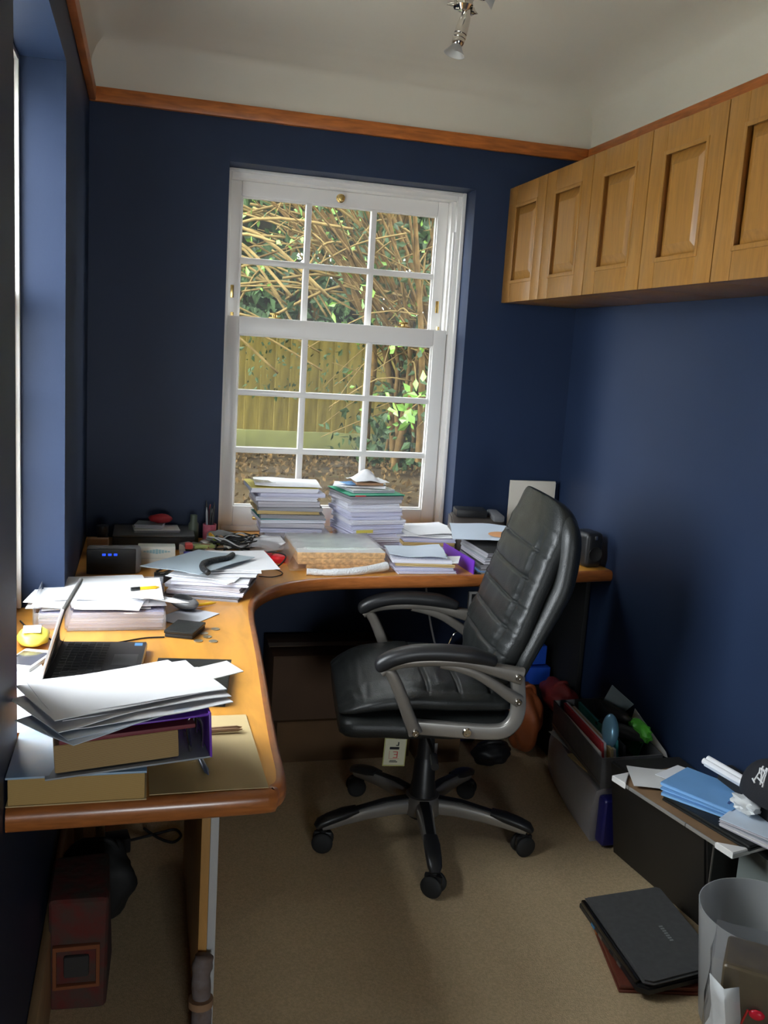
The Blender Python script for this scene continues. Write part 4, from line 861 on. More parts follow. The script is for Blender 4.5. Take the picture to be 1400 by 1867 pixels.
bm = bmesh.new(); lohi(bm, (-.022, -.095, .085), (.030, -.082, .135), .010); o = from_bm('woven_motif', bm, mat('kilim_dark', (.035, .03, .028), .95), kb)
bag('black_bag', (.095, .07, .105), (.095, -1.12, .0), BLKM, 'black bag behind the patterned bag under the desk', 41)
for i in range(2):
    bm = bmesh.new(); x = .045+.055*i; tube(bm, [(x, -.93, 0), (x-.012, -.93, .34), (x-.02, -.925, .56)], .012, 10); tagp(from_bm('wooden_pole', bm, mat('pale_pole', (.36, .30, .22), .6)), 'pale pole leaning in the dark under the left desk', 'pole', 'poles under the left desk')
ad = empty('plug_adapter', (.125, -.80, 0), R(10), label='black adapter block on the carpet under the desk', cat='adapter'); box('block', (-.045, -.03, 0), (.045, .03, .045), BLKP, ad, .006)
cable([(.165, -.79, .02), (.21, -.75, .006), (.26, -.73, .006), (.30, -.72, .006), (.315, -.76, .006), (.29, -.79, .006), (.25, -.76, .006), (.21, -.70, .006)], .004, BLKM, 'black cable looping on the carpet under the left desk')
box('grey_plank', (.3345, -1.555, 0), (.3515, -1.06, .700), mat('grey_melamine', (.48, .48, .47), .5), None, .0015, label='pale grey board standing against the desk leg panel', cat='board')
lf = empty('rolled_cloth', (.322, -1.60, 0), label='dark brown rolled cloth leaning at the foot of the leg panel', cat='cloth')
bm = bmesh.new(); P = spline([(.0, 0, 0), (.003, .004, .08), (.0, .008, .16), (.006, .014, .20)], 6); tube(bm, P, [.020+.004*noise.noise(p*60) for p in P], 12); from_bm('roll', bm, mat('brown_grey_cloth', (.13, .085, .06), .9, col2=(.20, .17, .17), scale=30), lf, ang=180); bm = bmesh.new(); tube(bm, [(0, .0, .10), (.0, .001, .115)], .0255, 14); from_bm('tie', bm, BROWNC, lf)

# ------------------------------------------------------------------ along the right wall
# curved silver case on the floor
sv = empty('silver_case', (1.655, -.70, 0), label='grey plastic case with dark blue end on the carpet by the right wall', cat='case')
bm = bmesh.new(); rows = []
for i in range(15):
    t = i/14; y = .245-.495*t; bul = .030*math.sin(math.pi*min(1, t*1.05)); x = -.035-.085*t; rows.append([bm.verts.new(p) for p in ((x-bul*.4, y, 0), (x-bul-.006, y, .05), (x-bul-.006, y, .11), (x+.006-bul*.6, y, .165), (x+.03, y, .172), (.095, y, .172), (.095, y, 0))])
for a, b in zip(rows, rows[1:]):
    for i in range(7): bm.faces.new((a[i], a[(i+1) % 7], b[(i+1) % 7], b[i]))
bm.faces.new(rows[0][::-1]); bm.faces.new(rows[-1]); from_bm('shell', bm, mat('grey_case_plastic', (.50, .49, .51), .4), sv, ang=45)
bm = bmesh.new(); lohi(bm, (-.108, -.300, .006), (.06, -.251, .158), .014, 3); o = from_bm('end_cap', bm, mat('dark_blue_plastic', (.02, .02, .17), .3), sv); o['label'] = 'dark blue end cap'
sheet('paper_sheet', .11, .30, (1.630, -.68, .174), R(2), OFFW, wave=.004, seed=201, label='white sheet squeezed between the file box and silver case', cat='paper')
booklet('tan_envelope', .12, .22, .006, (1.612, -.84, .180), R(4), BUFF, BUFF, 'tan envelope under the near end of the file box', 'envelope')
# file box
fb = empty('file_box', (1.66, -.755, .190), R(0), rot=(R(2), R(-3), R(-5)), label='open dark grey file box crammed with papers and cases', cat='file box')
FG = mat('file_box_grey', (.13, .13, .135), .5, var=.15, scale=20); hx, hy, h = .098, .215, .10
box('floor_panel', (-hx, -hy, 0), (hx, hy, .004), FG, fb, .001)
for nm, a, b in (('side_wall', (-hx, -hy, .004), (-hx+.004, hy, h)), ('side_wall', (hx-.004, -hy, .004), (hx, hy, h)), ('end_wall', (-hx+.004, -hy, .004), (hx-.004, -hy+.004, h)), ('end_wall', (-hx+.004, hy-.004, .004), (hx-.004, hy, h))): box(nm, a, b, FG, fb, .001)
box('rim_trim', (-hx-.0015, -hy, .012), (-hx+.0005, hy, .017), SILV, fb, .0005)
def fbp(x, y, z): return fb.matrix_basis @ Vector((x, y, z))
def inbox(name, a, b, m, label, cat, tilt=0., group=None, bev=.001, roll=0.):
    c = fbp((a[0]+b[0])/2, (a[1]+b[1])/2, a[2]); bm = bmesh.new(); hx_, hy_, hh = (b[0]-a[0])/2, (b[1]-a[1])/2, b[2]-a[2]
    lohi(bm, (-hx_, -hy_, 0), (hx_, hy_, hh), bev); o = from_bm(name, bm, m, None, c, (roll, tilt, R(-5))); return tagp(o, label, cat, group)
cols = [OFFW, REDC, PAPER, BUFF, OFFW, TEAL, BLKM]
labs = ['white booklet at the left side of the file box', 'thin red booklet in the left of file box', 'white papers next to the red booklet in the file box', 'buff papers in the file box', 'second white booklet beside the buff papers in file box', 'teal folder standing in the file box', 'black folder beside the teal one in the file box']
for i in range(7): inbox('filed_booklet', (-.088+.013*i, -.19+.012*(i % 3), .006), (-.080+.013*i, .17-.02*(i % 2), .100+.008*((i*3) % 4)), cols[i], labs[i], 'booklet', R(-8))
gc = blob('glasses_case', (.0245, .029, .052), fbp(-.046, -.150, .100), mat('light_blue_case', (.20, .42, .58), .25, .3), None, 4, .0, 1., 0, label='light blue glossy glasses case on the file box papers', cat='case'); gc.rotation_euler = (R(-14), R(4), R(4))
for i, (x, y, rx, ry, rz_) in enumerate(((.02, -.08, .025, .09, .5), (.045, .05, .03, .10, .2), (.01, .07, .02, .07, -.3))):
    blob('black_pouch', (rx, ry, .020), fbp(x, y, .100), BLKM, None, 3, .25, 2., 50+i, rz=rz_, label=['black pouch at the near end of the file box', 'longest black pouch at the wall side of file box', 'small black pouch at the far end of file box'][i], cat='pouch', group='black pouches in the file box')
blob('green_bag', (.018, .055, .030), fbp(.066, -.12, .098), mat('bright_green_film', (.10, .50, .05), .3), None, 3, .4, 2.4, 61, True, label='bright green plastic wrapper in the file box corner', cat='wrapper')
inbox('green_folder', (.060, -.12, .035), (.064, .14, .128), mat('dark_green_card', (.02, .18, .08), .4), 'dark green folder standing at the wall side of file box', 'folder', R(14))
def cardboard(name, P, m, label, cat, th=.0018):
    c = sum((Vector(p) for p in P), Vector())/len(P); P = [Vector(p)-c for p in P]; nn = (P[1]-P[0]).cross(P[2]-P[0]).normalized()*th
    bm = bmesh.new(); a = [bm.verts.new(p) for p in P]; b = [bm.verts.new(p+nn) for p in P]; bm.faces.new(a); bm.faces.new(b[::-1])
    for i in range(len(P)): bm.faces.new((a[i], a[(i+1) % len(P)], b[(i+1) % len(P)], b[i]))
    return tagp(from_bm(name, bm, m, None, c), label, cat)
cardboard('pale_card', [(1.725, -.60, .30), (1.752, -.70, .305), (1.750, -.76, .36), (1.722, -.66, .39)], mat('pale_blue_card', (.42, .52, .55), .7), 'pale blue grey card sticking up at the wall side of file box', 'card')
cardboard('cream_card', [(1.748, -.74, .24), (1.752, -.98, .275), (1.757, -.96, .285), (1.757, -.76, .345)], OFFW, 'white card leaning on the wall behind the file box', 'card')
# black case and the framed board lying on it
tw = empty('black_tower_case', (1.665, -1.21, 0), R(0), label='large black case on the carpet supporting the framed board', cat='case')
bm = bmesh.new(); v = [bm.verts.new(p) for p in ((-.090, .19, 0), (.100, .19, 0), (.100, -.225, 0), (-.037, -.215, 0))]; f_ = bm.faces.new(v); r_ = bmesh.ops.extrude_face_region(bm, geom=[f_]); tp = [q for q in r_['geom'] if isinstance(q, bmesh.types.BMVert)]
bmesh.ops.translate(bm, verts=tp, vec=(0, 0, .300))
for q in tp: q.co.x -= .042 if q.co.x < 0 else 0
bmesh.ops.bevel(bm, geom=bm.edges[:], offset=.006, segments=2, affect='EDGES'); from_bm('shell', bm, mat('black_case', (.016, .014, .012), .45), tw)
box('edge_seam', (-.052, -.2205, .01), (-.048, -.2165, .28), SILV, tw, .0005)
gb = carton('grey_storage_box', (1.668, -1.80, 0), (1.768, -1.46, .285), mat('grey_green_plastic', (.22, .25, .235), .5), 'grey green storage box behind the frosted bin', False)
fr = empty('framed_board', (1.614, -1.341, .307), R(0), rot=(0, 0, R(12.5)), label='brown framed board with white plastic corner protectors lying flat', cat='board')
hx, hy = .100, .212
box('board', (-hx+.004, -hy+.004, 0), (hx, hy-.004, .006), mat('brown_board', (.22, .13, .065), .7, var=.15, scale=10), fr, .0005)
for nm, a, b in (('frame_edge', (-hx, -hy, -.001), (-hx+.004, -.06, .008)), ('frame_edge', (-hx, -.058, -.001), (-hx+.004, .15, .008)), ('frame_edge', (-hx, .152, -.001), (-hx+.004, hy, .008)), ('frame_edge', (-hx, -hy-.004, -.001), (hx, -hy, .008))): box(nm, a, b, mat('aluminium', (.62, .60, .56), .35, .7), fr, .0008)
def corner(cx, cy, sy):
    bm = bmesh.new(); prism(bm, [(cx, cy), (cx+.060, cy), (cx, cy-sy*.055)], -.004, .013, .0015)
    o = from_bm('corner_protector', bm, WHITE, fr); o['label'] = 'white plastic corner protector'
corner(-hx-.003, hy+.003, 1); corner(-hx-.003, -hy-.003, -1)
box('shelf_bracket', (hx-.09, -hy-.055, -.020), (hx-.012, -hy-.012, -.004), WHITE, fr, .003)
bmx = fr.matrix_basis
def onb(x, y, z): return bmx @ Vector((x, y, z))
bl = empty('black_portfolio', (1.655, -1.41, .3145), R(15), label='black leather portfolio lying on the framed board', cat='portfolio')
box('lower_cover', (-.085, -.140, 0), (.075, .14, .006), LEATH, bl, .002); box('upper_cover', (-.083, -.138, .0065), (.075, .14, .014), LEATH, bl, .004)
z = .3300
for i in range(3):
    o = booklet('blue_booklet', .145, .195, .007, (1.648+.003*i, -1.335+.006*i, z), R(36-3*i), mat('blue_page_edges', (.20, .42, .72), .75), mat('blue_paper', (.16, .36, .66), .75, var=.06, scale=8), ['lowest of the light blue printed booklets on the portfolio', 'middle one of the light blue printed booklets on the portfolio', 'topmost light blue booklet with a printed line of text'][i], 'booklet', 'light blue booklets'); z += .0085
bm = bmesh.new()
for k in range(11):
    x = -.045+k*.0085; lohi(bm, (x, -.080, .0083), (x+.006, -.0735+.002*(k % 2), .0089))
p_ = from_bm('printed_line', bm, mat('navy_ink', (.03, .06, .20), .7), o); p_['kind'] = 'stuff'
sheet('paper_sheet', .14, .13, onb(.000, .155, .012), R(-20), OFFW, wave=.006, seed=220, curl=.006, label='cream sheet at the far end of the framed board', cat='paper')
sheet('paper_sheet', .11, .13, onb(.060, .100, .026), R(25), PAPER, wave=.006, seed=221, label='white sheet lying behind the blue booklets', cat='paper')
z = .3300
for i in range(3):
    booklet('magazine', .12, .13, .006, (1.672, -1.505+.004*i, z), R(24+4*i), GPAGES, [OFFW, GREYC, BLUEW][i], ['bottom magazine at the near end of the portfolio', 'middle magazine at the near end of the portfolio', 'top magazine with pale cover near the crumpled film'][i], 'magazine', 'magazines on the portfolio'); z += .0078
blob('crumpled_film', (.030, .035, .020), (1.668, -1.462, z+.002), mat('white_film', (.72, .74, .74), .25), None, 3, .5, 2.2, 71, True, label='crumpled whitish plastic film next to the blue booklets', cat='film')
rl = empty('rolled_paper', (1.700, -1.345, .348), R(0), label='rolled white paper bundle leaning behind the blue booklets', cat='roll')
bm = bmesh.new()
for dx, dz in ((0, 0), (.012, .006), (.008, -.008)): tube(bm, [(dx-.032, .075, .058+dz), (dx+.008, -.085, .052+dz)], .0085, 10)
from_bm('roll', bm, PAPER, rl); bm = bmesh.new(); lohi(bm, (.012, -.08, .0), (.055, .07, .046), .006); from_bm('bundle', bm, BLKM, rl)
# dark cap with white monogram
cp = empty('baseball_cap', (1.700, -1.495, .412), R(0), label='black cap with white interlaced monogram against the right wall', cat='cap')
bm = bmesh.new(); bmesh.ops.create_uvsphere(bm, u_segments=28, v_segments=16, radius=1.)
bmesh.ops.delete(bm, geom=[v for v in bm.verts if v.co.z < -.05], context='VERTS')
for v in bm.verts: v.co = Vector((v.co.x*.055, v.co.y*.085, v.co.z*.095+.004*noise.noise(v.co*3)))
CAPM = mat('black_cap_cloth', (.010, .011, .015), .85, bump=.2, bscale=300); from_bm('crown', bm, CAPM, cp, ang=180)
bm = bmesh.new(); rows = []
for i in range(13):
    a = R(200-220*i/12+250); c, s = math.cos(a), math.sin(a); rows.append([bm.verts.new((c*r*.055, s*r*.085-.0, -.004-.010*(r-1)-.012*(c*c)*(r-1))) for r in (.98, 1.25, 1.5)])
for a, b in zip(rows, rows[1:]):
    for i in range(2): bm.faces.new((a[i], a[i+1], b[i+1], b[i]))
rm = from_bm('brim', bm, CAPM, cp, ang=180); md = rm.modifiers.new('solid', 'SOLIDIFY'); md.thickness = .003
bm = bmesh.new()
def onc(u, v):                                           # point on the crown facing the room
    th_, ph_ = R(v), R(u); return Vector((-.0565*math.cos(th_)*math.cos(ph_), -.0865*math.cos(th_)*math.sin(ph_)+.0, .097*math.sin(th_)))
for st in ([(2, 62), (2, 30)], [(18, 62), (18, 30)], [(2, 60), (18, 32)], [(-2, 55), (4, 48), (10, 46)], [(10, 56), (22, 50)], [(6, 38), (24, 34)], [(-4, 32), (6, 28)], [(22, 62), (24, 28)]):
    tube(bm, [onc(*p) for p in st], .0022, 6)
e_ = from_bm('monogram', bm, mat('white_thread', (.70, .70, .70), .8), cp); e_['kind'] = 'stuff'; e_['label'] = 'white embroidered monogram'
box('cap_stand', (1.70, -1.60, .287), (1.768, -1.44, .402), BLKM, None, .004, label='black box under the cap with the white monogram', cat='box')
# closed laptop on a leather folio
fo = empty('leather_folio', (1.43, -1.475, 0), R(-13), label='dark red leather folio on the carpet under the closed laptop', cat='folio')
FOL = mat('dark_red_leather', (.13, .028, .014), .5, var=.25, scale=18, bump=.2, bscale=120)
box('lower_cover', (-.115, -.150, 0), (.115, .165, .008), FOL, fo, .003); box('upper_cover', (-.113, -.148, .009), (.115, .165, .020), FOL, fo, .004)
o = box('strap', (-.1165, .06, .004), (-.060, .10, .0215), mat('orange_leather', (.42, .12, .02), .5), fo, .002)
cb = empty('closed_laptop', (1.433, -1.468, .029), rot=(R(3), R(-2), R(-1)), label='closed black laptop lying on the dark red folio', cat='laptop')
bm = bmesh.new(); prism(bm, [(-.118, .150), (.105, .160), (.118, .150), (.118, -.130), (.105, -.150), (-.095, -.172), (-.118, -.155)], 0, .020, .004); from_bm('base', bm, BLKP, cb)
bm = bmesh.new(); prism(bm, [(-.105, .150), (.103, .160), (.116, .150), (.116, -.130), (.103, -.149), (-.083, -.171), (-.105, -.160)], .0215, .034, .005); from_bm('lid', bm, mat('charcoal_lid', (.080, .080, .080), .42, var=.12, scale=60), cb)
bm = bmesh.new(); lohi(bm, (-.1185, -.15, .017), (-.1065, .145, .030), .004); from_bm('hinge', bm, mat('gloss_black', (.008, .008, .008), .12), cb)
bm = bmesh.new()
for k in range(7): lohi(bm, (.028, -.048+k*.0085, .0338), (.038, -.0425+k*.0085, .0345))
lg = from_bm('lettering', bm, mat('silver_print', (.35, .37, .37), .4, .5), cb); lg['kind'] = 'stuff'; lg['label'] = 'faint silver lettering'
for k, y in enumerate((.07, .03, -.03, -.07)): box('port', (-.1195, y-.009, .004), (-.1175, y+.009, .011), [mat('blue_port', (.05, .25, .5), .4), SILV, BLKM, SILV][k], cb, 0)
# frosted bin and bag
wb_ = empty('waste_bin', (1.524, -1.745, 0), label='frosted grey plastic waste bin by the right wall', cat='bin')
bm = bmesh.new(); lathe(bm, [(0, .003), (.100, .003), (.104, .012), (.133, .272), (.1345, .28), (.1365, .28), (.1355, .270), (.107, .010), (.102, 0), (0, 0)], 48, close=False); from_bm('bin_body', bm, FROST, wb_)
bm = bmesh.new(); lathe(bm, [(0, .006), (.098, .006), (.100, .05), (.06, .085), (0, .09)], 20)
for v in bm.verts: v.co += Vector((0, 0, .02*noise.noise(v.co*22)))
from_bm('rubbish', bm, mat('bin_contents', (.16, .22, .20), .8, col2=(.10, .10, .26), scale=14), wb_)
pk = empty('gift_bag', (1.375, -1.965, 0), R(-38), label='clear bag round a brown package with red string at lower right', cat='bag')
PKB = mat('brown_package', (.060, .042, .020), .3, col2=(.12, .085, .038), scale=12)
bm = bmesh.new(); lohi(bm, (-.085, -.055, .02), (.15, .055, .335), .010, 3)
for v in bm.verts: v.co += Vector((.008*noise.noise(v.co*14), .008*noise.noise(v.co*12+Vector((3, 0, 0))), .004*noise.noise(v.co*15)))
from_bm('package', bm, PKB, pk)
bm = bmesh.new(); bmesh.ops.create_cube(bm, size=1.); bmesh.ops.subdivide_edges(bm, edges=bm.edges[:], cuts=9, use_grid_fill=True)
for v in bm.verts:
    p = Vector((v.co.x*.262+.022, v.co.y*.140, (v.co.z+.5)*.350+.001)); k = 1+.10*max(0, 1-p.z/.20); p.x *= k; p.y *= k
    p += Vector((noise.noise(p*16), noise.noise(p*17+Vector((5, 0, 0))), .6*noise.noise(p*15+Vector((0, 5, 0)))))*.011; p.z = max(p.z, .001); v.co = p
from_bm('plastic_film', bm, sheer('cellophane', (.85, .86, .88), .06, .12, .15), pk, ang=25)
bm = bmesh.new()
for v_ in range(1):
    rows = []
    for i in range(10):
        t = i/9; rows.append([bm.verts.new((-.118-.016*math.sin(t*7)+.03*t*t+dx, -.075+.02*math.sin(t*5)+dy, .02+.30*t)) for dx, dy in ((-.012, .02), (.016, -.016), (.042, .004))])
    for a, b in zip(rows, rows[1:]):
        for i in range(2): bm.faces.new((a[i], a[i+1], b[i+1], b[i]))
o = from_bm('film_edge', bm, mat('white_film', (0, 0, 0)), pk, ang=25); md = o.modifiers.new('solid', 'SOLIDIFY'); md.thickness = .002
bm = bmesh.new(); tube(bm, spline([(-.072, -.066, .10), (-.060, -.070, .16), (-.048, -.069, .22), (-.036, -.067, .265)], 5), .0022, 6); o = from_bm('red_string', bm, mat('red_string', (.62, .04, .03), .6), pk)
blob('red_bead', (.014, .006, .010), (-.020, -.070, .252), mat('red_gloss', (.80, .02, .05), .25), pk, 3, .1, 2)
for k in range(4):
    bm = bmesh.new(); x = -.090+.013*k; tube(bm, spline([(x-.006, -.065, .08), (x+.004, -.067, .15), (x+.014, -.066, .20+.015*(k % 3))], 4), .003, 6); o = from_bm('dried_stem', bm, mat('orange_stem', (.45, .18, .05), .7) if k % 2 else mat('olive_stem', (.28, .24, .07), .7), pk)
blob('white_tag', (.012, .008, .016), (.055, -.06, .320), PAPER, pk, 3, .2, 2)

# ------------------------------------------------------------------ ceiling spotlight
lp = empty('ceiling_spotlight', (.955, -.9, 2.215), label='chrome ceiling light with small jointed spotlight heads', cat='lamp')
bm = bmesh.new(); lathe(bm, [(0, .205), (.055, .205), (.055, .198), (.03, .185), (.010, .178), (.010, .125), (.022, .118), (.024, .100), (.014, .088), (0, .086)], 24); from_bm('ceiling_rose', bm, CHROME, lp)
def head(par, M, nm='spot_head'):
    bm = bmesh.new(); lathe(bm, [(0, .105), (.006, .104), (.011, .09), (.0145, .07), (.0165, .045), (.0165, .034), (.0150, .033), (.0168, .030), (.0168, .024), (.0152, .023), (.0165, .020), (.0155, .010), (.012, .004), (0, .003)], 24, M)
    h = from_bm(nm, bm, CHROME, par)
    bm = bmesh.new(); lathe(bm, [(.012, .006), (.017, -.004), (.026, -.016), (.028, -.018), (.026, -.018), (.015, -.004), (.010, .004)], 24, M, close=False)
    g = from_bm('glass_rim', bm, FROST, h); g['label'] = 'flared frosted glass rim'
    bm = bmesh.new(); lathe(bm, [(0, .004), (.008, .003), (.008, -.006), (0, -.008)], 12, M); from_bm('bulb', bm, BLKP, h)
    return h
down = Matrix.Translation((-.012, 0, 0)) @ Matrix.Rotation(R(14), 4, 'Y')
head(lp, down)
head(lp, Matrix.Translation((.085, .06, .155)) @ Matrix.Rotation(R(-74), 4, Vector((.2, 1, 0))))
head(lp, Matrix.Translation((-.02, -.115, .15)) @ Matrix.Rotation(R(-70), 4, 'X'))
bm = bmesh.new(); lathe(bm, [(0, .0), (.012, .0), (.012, .008), (.006, .012), (.0015, .03), (0, .03)], 16, Matrix.Translation((-.016, 0, .100)) @ Matrix.Rotation(R(-95), 4, 'Y'))
lathe(bm, [(0, .0), (.010, .0), (.010, .006), (.005, .010), (0, .02)], 16, Matrix.Translation((.02, 0, .090)) @ Matrix.Rotation(R(100), 4, 'Y'))
tube(bm, [(.012, 0, .10), (.05, .03, .16)], .004, 8); tube(bm, [(0, -.01, .10), (-.01, -.04, .165)], .004, 8)
from_bm('swivel_joint', bm, CHROME, lp)

# ------------------------------------------------------------------ garden outside
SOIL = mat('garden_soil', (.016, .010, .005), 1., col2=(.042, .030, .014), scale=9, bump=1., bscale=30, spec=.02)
BOARD = mat('fence_board', (.088, .066, .014), .9, spec=.1, wood=True, var=.3, scale=6, stretch=(8, 8, .8), bump=.3, bscale=40)
GRAVB = mat('mossy_gravel_board', (.085, .085, .020), .95, var=.25, scale=6)
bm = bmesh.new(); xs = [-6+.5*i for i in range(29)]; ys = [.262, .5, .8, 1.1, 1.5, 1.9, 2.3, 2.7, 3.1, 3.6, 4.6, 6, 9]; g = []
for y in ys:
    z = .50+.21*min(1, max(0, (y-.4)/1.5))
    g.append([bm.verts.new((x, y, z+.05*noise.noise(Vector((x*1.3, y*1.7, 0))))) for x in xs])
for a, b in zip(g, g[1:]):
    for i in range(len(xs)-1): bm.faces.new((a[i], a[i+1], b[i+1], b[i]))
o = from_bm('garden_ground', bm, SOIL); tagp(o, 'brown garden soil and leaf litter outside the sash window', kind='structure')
bm = bmesh.new(); lohi(bm, (-12, -12, -.3), (-.5, 4, .0)); o = from_bm('added_bounce_paving', bm, mat('pale_bounce_stone', (.52, .50, .44), .9, var=.12, scale=3)); tagp(o, 'unseen pale paving added outside the left hand window to bounce light', kind='structure')  # unseen pale ground, added to bounce sky light up to the ceiling
FY = 3.2
fc = empty('garden_fence', (1, FY, .7), label='weathered close board timber fence behind the shrub outside the window', cat='fence')
bmB = bmesh.new(); vs = []
lohi(bmB, (-.058, -.009, 0), (.058, .009, .72), .003)
meB = bpy.data.meshes.new('board'); bmesh.ops.recalc_face_normals(bmB, faces=bmB.faces[:]); bmB.to_mesh(meB); bmB.free(); meB.materials.append(BOARD)
for i in range(60):
    o = bpy.data.objects.new('board', meB); C.objects.link(o); o.parent = fc
    o.location = (-3.2+i*.104, rnd.uniform(-.004, .004), .14+rnd.uniform(-.006, .006)); o.rotation_euler = (0, 0, R(6)+rnd.uniform(-.03, .03))
box('gravel_board', (-3.3, -.035, 0), (3.1, .015, .15), GRAVB, fc, .004)
box('fence_rail', (-3.3, .02, .5), (3.1, .06, .57), BOARD, fc, .004)
for i in range(4): box('fence_post', (-2.9+i*1.83, .02, -.2), (-2.8+i*1.83, .12, .84), BOARD, fc, .004)
# leaves
def leaves(name, m, n, fn, size, parent=None, jit=.35, **k):
    vs, fs = [], []
    for i in range(n):
        p = fn(i)
        if p is None: continue
        s = size*rnd.uniform(.6, 1.35)
        a = Vector((rnd.gauss(0, 1), rnd.gauss(0, 1), rnd.gauss(0, 1)*.6)).normalized(); b = a.orthogonal().normalized()
        b = (Matrix.Rotation(rnd.uniform(0, 6.28), 3, a) @ b); c = a.cross(b)
        q = len(vs)
        for u, v, h in ((-.5, 0, 0), (-.12, .28, .05), (.5, 0, -.04), (-.12, -.28, .05)): vs.append(tuple(p+b*u*s+c*v*s+a*h*s))
        fs += [(q, q+1, q+2), (q, q+2, q+3)]
    me = bpy.data.meshes.new(name); me.from_pydata(vs, [], fs); o = link(name, me, m, parent); return tagp(o, **k)
IVY = mat('dark_leaf', (.022, .042, .012), .55, var=.4, scale=3, spec=.2)
GRN = mat('bright_leaf', (.12, .24, .03), .5, var=.25, scale=5)
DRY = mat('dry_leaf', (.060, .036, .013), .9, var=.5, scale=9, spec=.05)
BARK = mat('shrub_bark', (.088, .053, .018), .9, spec=.1, var=.35, scale=18, bump=.5, bscale=60)
TWIG = mat('pale_twig', (.135, .092, .032), .85, spec=.1, var=.2, scale=20)
# the big many stemmed shrub
root = Vector((1.98, 2.45, .66))
sh = empty('overgrown_shrub', root, label='overgrown many stemmed shrub with tan branches outside the window', cat='shrub')
tips = []
for i in range(64):
    bm = bmesh.new(); s = Vector((rnd.gauss(0, .13), rnd.gauss(0, .10), -.03))
    lean = rnd.uniform(-.85, .30); h = rnd.uniform(1.3, 2.4)
    e = Vector((lean*1.5, rnd.uniform(-.6, .35), h)); mid = s.lerp(e, .45)+Vector((-lean*.28, rnd.uniform(-.1, .1), .12))+Vector((rnd.gauss(0, .05), 0, 0))
    P = spline([s, s.lerp(mid, .5)+Vector((rnd.gauss(0, .03), rnd.gauss(0, .03), 0)), mid, e, e+Vector((lean*.6, rnd.uniform(-.3, .1), .1+.2*rnd.random()))], 5)
    r0 = rnd.choice([.009, .011, .013, .016, .020, .028]); tube(bm, P, [r0*(1-.8*q/(len(P)-1)) for q in range(len(P))], 7)
    from_bm('stem', bm, BARK, sh, ang=180); tips += [(P[q], r0) for q in range(6, len(P))]
bm = bmesh.new()
for i in range(260):                                      # side twigs
    p, r0 = rnd.choice(tips); d = Vector((rnd.uniform(-1.2, .55), rnd.uniform(-.8, .4), rnd.uniform(-.5, .75)))*rnd.uniform(.25, .75)
    tube(bm, spline([p, p+d*.45+Vector((0, 0, .06*rnd.random())), p+d+Vector((0, 0, -.12*rnd.random()))], 3), [.0065, .006, .0055, .005, .004, .0035, .0025], 4)
o = from_bm('twigs', bm, TWIG, sh, ang=180); o['kind'] = 'stuff'
def crown(i):
    p, r0 = rnd.choice(tips); return p+Vector((rnd.gauss(0, .16), rnd.gauss(0, .16), rnd.gauss(0, .16)))
leaves('leaves', GRN, 420, crown, .055, sh, kind='stuff')
leaves('dark_leaves', IVY, 1100, crown, .055, sh, kind='stuff')
def spray(i):
    c = rnd.choice([Vector((-.38, -.95, .52)), Vector((-.30, -.95, .60)), Vector((-.22, -.95, .70)), Vector((-.42, -.95, .45)), Vector((-.15, -.9, .78))]); return c+Vector((rnd.gauss(0, .04), rnd.gauss(0, .05), rnd.gauss(0, .035)))
leaves('leaf_spray', GRN, 60, spray, .07, sh, kind='stuff')
# trailing twigs of the neighbouring climber at the upper left
cl = empty('bare_climber', (.2, 2.9, .72), label='bare arching climber with long thin tan shoots at the left of the window view', cat='climber')
bm = bmesh.new()
for i in range(55):
    a = Vector((rnd.uniform(-.5, .9), rnd.uniform(-.9, .1), rnd.uniform(.8, 1.7))); d = Vector((rnd.uniform(.2, 1.1), rnd.uniform(-.3, .2), rnd.uniform(-.45, .35)))
    tube(bm, spline([a, a+d*.5+Vector((0, 0, .10*rnd.random())), a+d+Vector((0, 0, -.1*rnd.random()))], 4), [.006+.004*rnd.random()]*9, 5)
o = from_bm('shoots', bm, TWIG, cl, ang=180); o['kind'] = 'stuff'
for k in range(3):
    bm = bmesh.new(); P = spline([(rnd.uniform(-.1, .1), 0, -.05), (.1*k, -.1, .5), (.15*k-.1, -.2, 1.0), (.5+.2*k, -.3, 1.35)], 6); tube(bm, P, [.014*(1-.6*i/len(P)) for i in range(len(P))], 6)
    from_bm('stem', bm, BARK, cl, ang=180)
leaves('leaves', GRN, 110, lambda i: Vector((rnd.uniform(-.4, 1.3), rnd.uniform(-.8, .1), rnd.uniform(.95, 1.9))), .055, cl, kind='stuff')
leaves('dark_leaves', IVY, 520, lambda i: Vector((rnd.gauss(.75, .35), rnd.uniform(-.3, .1), rnd.uniform(.38, 1.2))), .036, cl, kind='stuff')
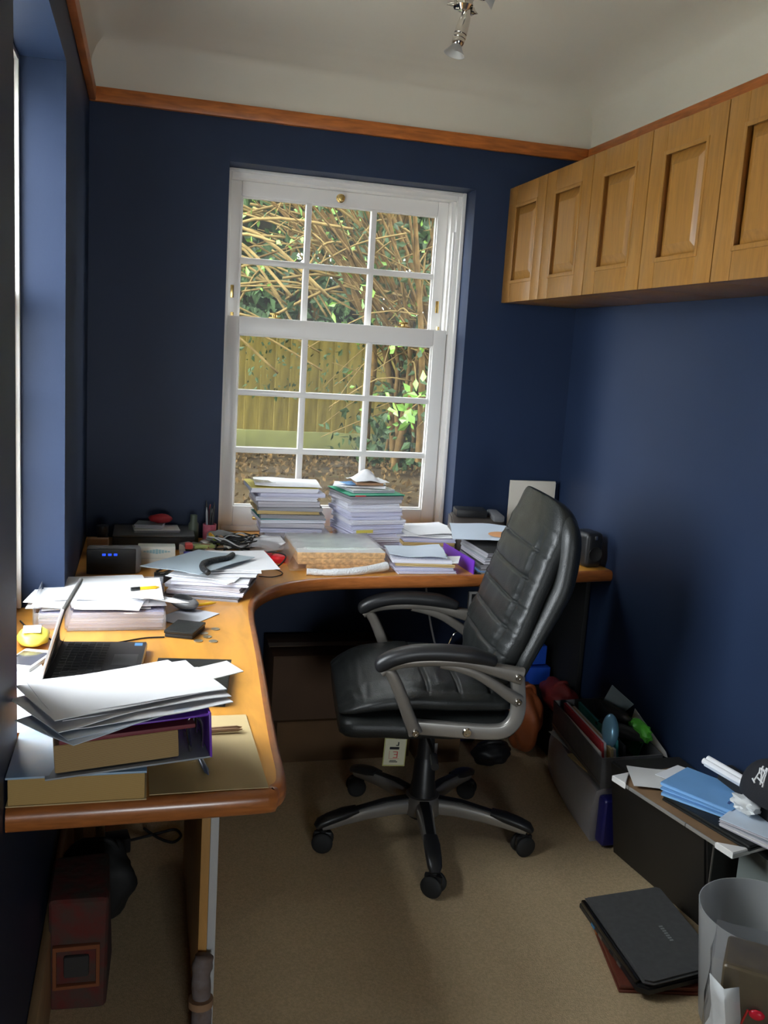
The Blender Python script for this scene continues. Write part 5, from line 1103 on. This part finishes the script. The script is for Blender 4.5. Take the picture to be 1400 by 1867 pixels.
# unseen upper storey and overhanging tree, both added to keep the garden in shade
bm = bmesh.new(); lohi(bm, (-.36, YF-1.75, 2.76), (W+T, T, 6.2)); struct(from_bm('added_shade_storey', bm, mat('house_render', (.45, .42, .38), .9)), 'unseen upper storey above the study, added to shade the garden')
bm = bmesh.new(); lohi(bm, (W+T+.02, YF-.2, -.3), (W+5, T, 2.75)); struct(from_bm('house_side_wall', bm, mat('house_render', (0, 0, 0))), 'rest of the house beyond the right wall')
tr = empty('added_shade_tree', (4.6, 2.6, .6), label='large unseen evergreen tree added to shade the garden', cat='tree')
bm = bmesh.new(); tube(bm, spline([(0, 0, -.1), (.05, 0, 1.5), (-.1, .05, 3), (-.6, .1, 4.6)], 6), [.16-.005*i for i in range(19)], 12); from_bm('trunk', bm, BARK, tr, ang=180)
for k in range(5):
    bm = bmesh.new(); a = R(110+35*k); tube(bm, spline([(-.1, .05, 3.2), (-.4+math.cos(a)*1.0, math.sin(a)*.7, 3.9), (-.8+math.cos(a)*2.8, math.sin(a)*1.5, 4.3)], 6), [.07-.004*i for i in range(13)], 8); from_bm('branch', bm, BARK, tr, ang=180)
leaves('canopy', IVY, 6200, lambda i: Vector((rnd.uniform(-5.2, 2.0), rnd.uniform(-1.9, 3.0), rnd.uniform(3.7, 4.6))), .17, tr, kind='stuff')  # unseen leaf cover, made dense to block sky light over the garden
# dark evergreen hedge beyond the fence
def hed(i):
    x = rnd.uniform(-3.5, 6.5); z = rnd.uniform(1.1, 4.9)
    if 1.5 < x < 3.4 and 1.75 < z < 3.0 and noise.noise(Vector((x*4, z*4, 1))) > .28: return None
    return Vector((x, FY+.45+rnd.random()**1.5*.9, z))
hg = empty('evergreen_hedge', (1.5, FY+.9, .6), label='tall dark evergreen hedge rising above the timber fence', cat='hedge')
leaves('hedge_leaves', IVY, 16000, lambda i: (lambda p: p-hg.location if p is not None else None)(hed(i)), .14, hg, kind='stuff')
bm = bmesh.new(); g = {}
for i in range(91):
    for j in range(41):
        x, z = -5.0+i*.11, j*.11; g[i, j] = bm.verts.new((x, .42+.22*noise.noise(Vector((x*1.5, z*1.5, 0)))+.10*noise.noise(Vector((x*6, z*6, 4))), z))
for i in range(90):
    for j in range(40):
        x, z = -5.0+i*.11+1.5, j*.11+.6
        hole = 1.3 < x < 4.4 and 1.55 < z < 3.4 and noise.noise(Vector((x*5, z*5, 1)))+.5*noise.noise(Vector((x*13, z*13, 6))) > .42
        if not hole: bm.faces.new((g[i, j], g[i+1, j], g[i+1, j+1], g[i, j+1]))
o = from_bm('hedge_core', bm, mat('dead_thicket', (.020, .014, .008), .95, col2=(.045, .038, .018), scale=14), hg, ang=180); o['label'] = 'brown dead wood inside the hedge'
bm = bmesh.new()
for i in range(70):
    x = -5+i*.145; tube(bm, spline([(x, .12, 0), (x+rnd.uniform(-.3, .3), .05, 1.4), (x+rnd.uniform(-.8, .8), -.1, 3.3)], 4), .02, 5)
o = from_bm('hedge_trunks', bm, BARK, hg, ang=180); o['kind'] = 'stuff'
def ivy(i):
    return Vector((2.05+rnd.gauss(.1, .28), FY-.45+rnd.uniform(-.75, .3), .71+abs(rnd.gauss(0, .26))))
leaves('ground_ivy', IVY, 1900, ivy, .065, label='dark ivy spreading over the soil at the foot of the shrub', cat='ivy', kind='stuff')
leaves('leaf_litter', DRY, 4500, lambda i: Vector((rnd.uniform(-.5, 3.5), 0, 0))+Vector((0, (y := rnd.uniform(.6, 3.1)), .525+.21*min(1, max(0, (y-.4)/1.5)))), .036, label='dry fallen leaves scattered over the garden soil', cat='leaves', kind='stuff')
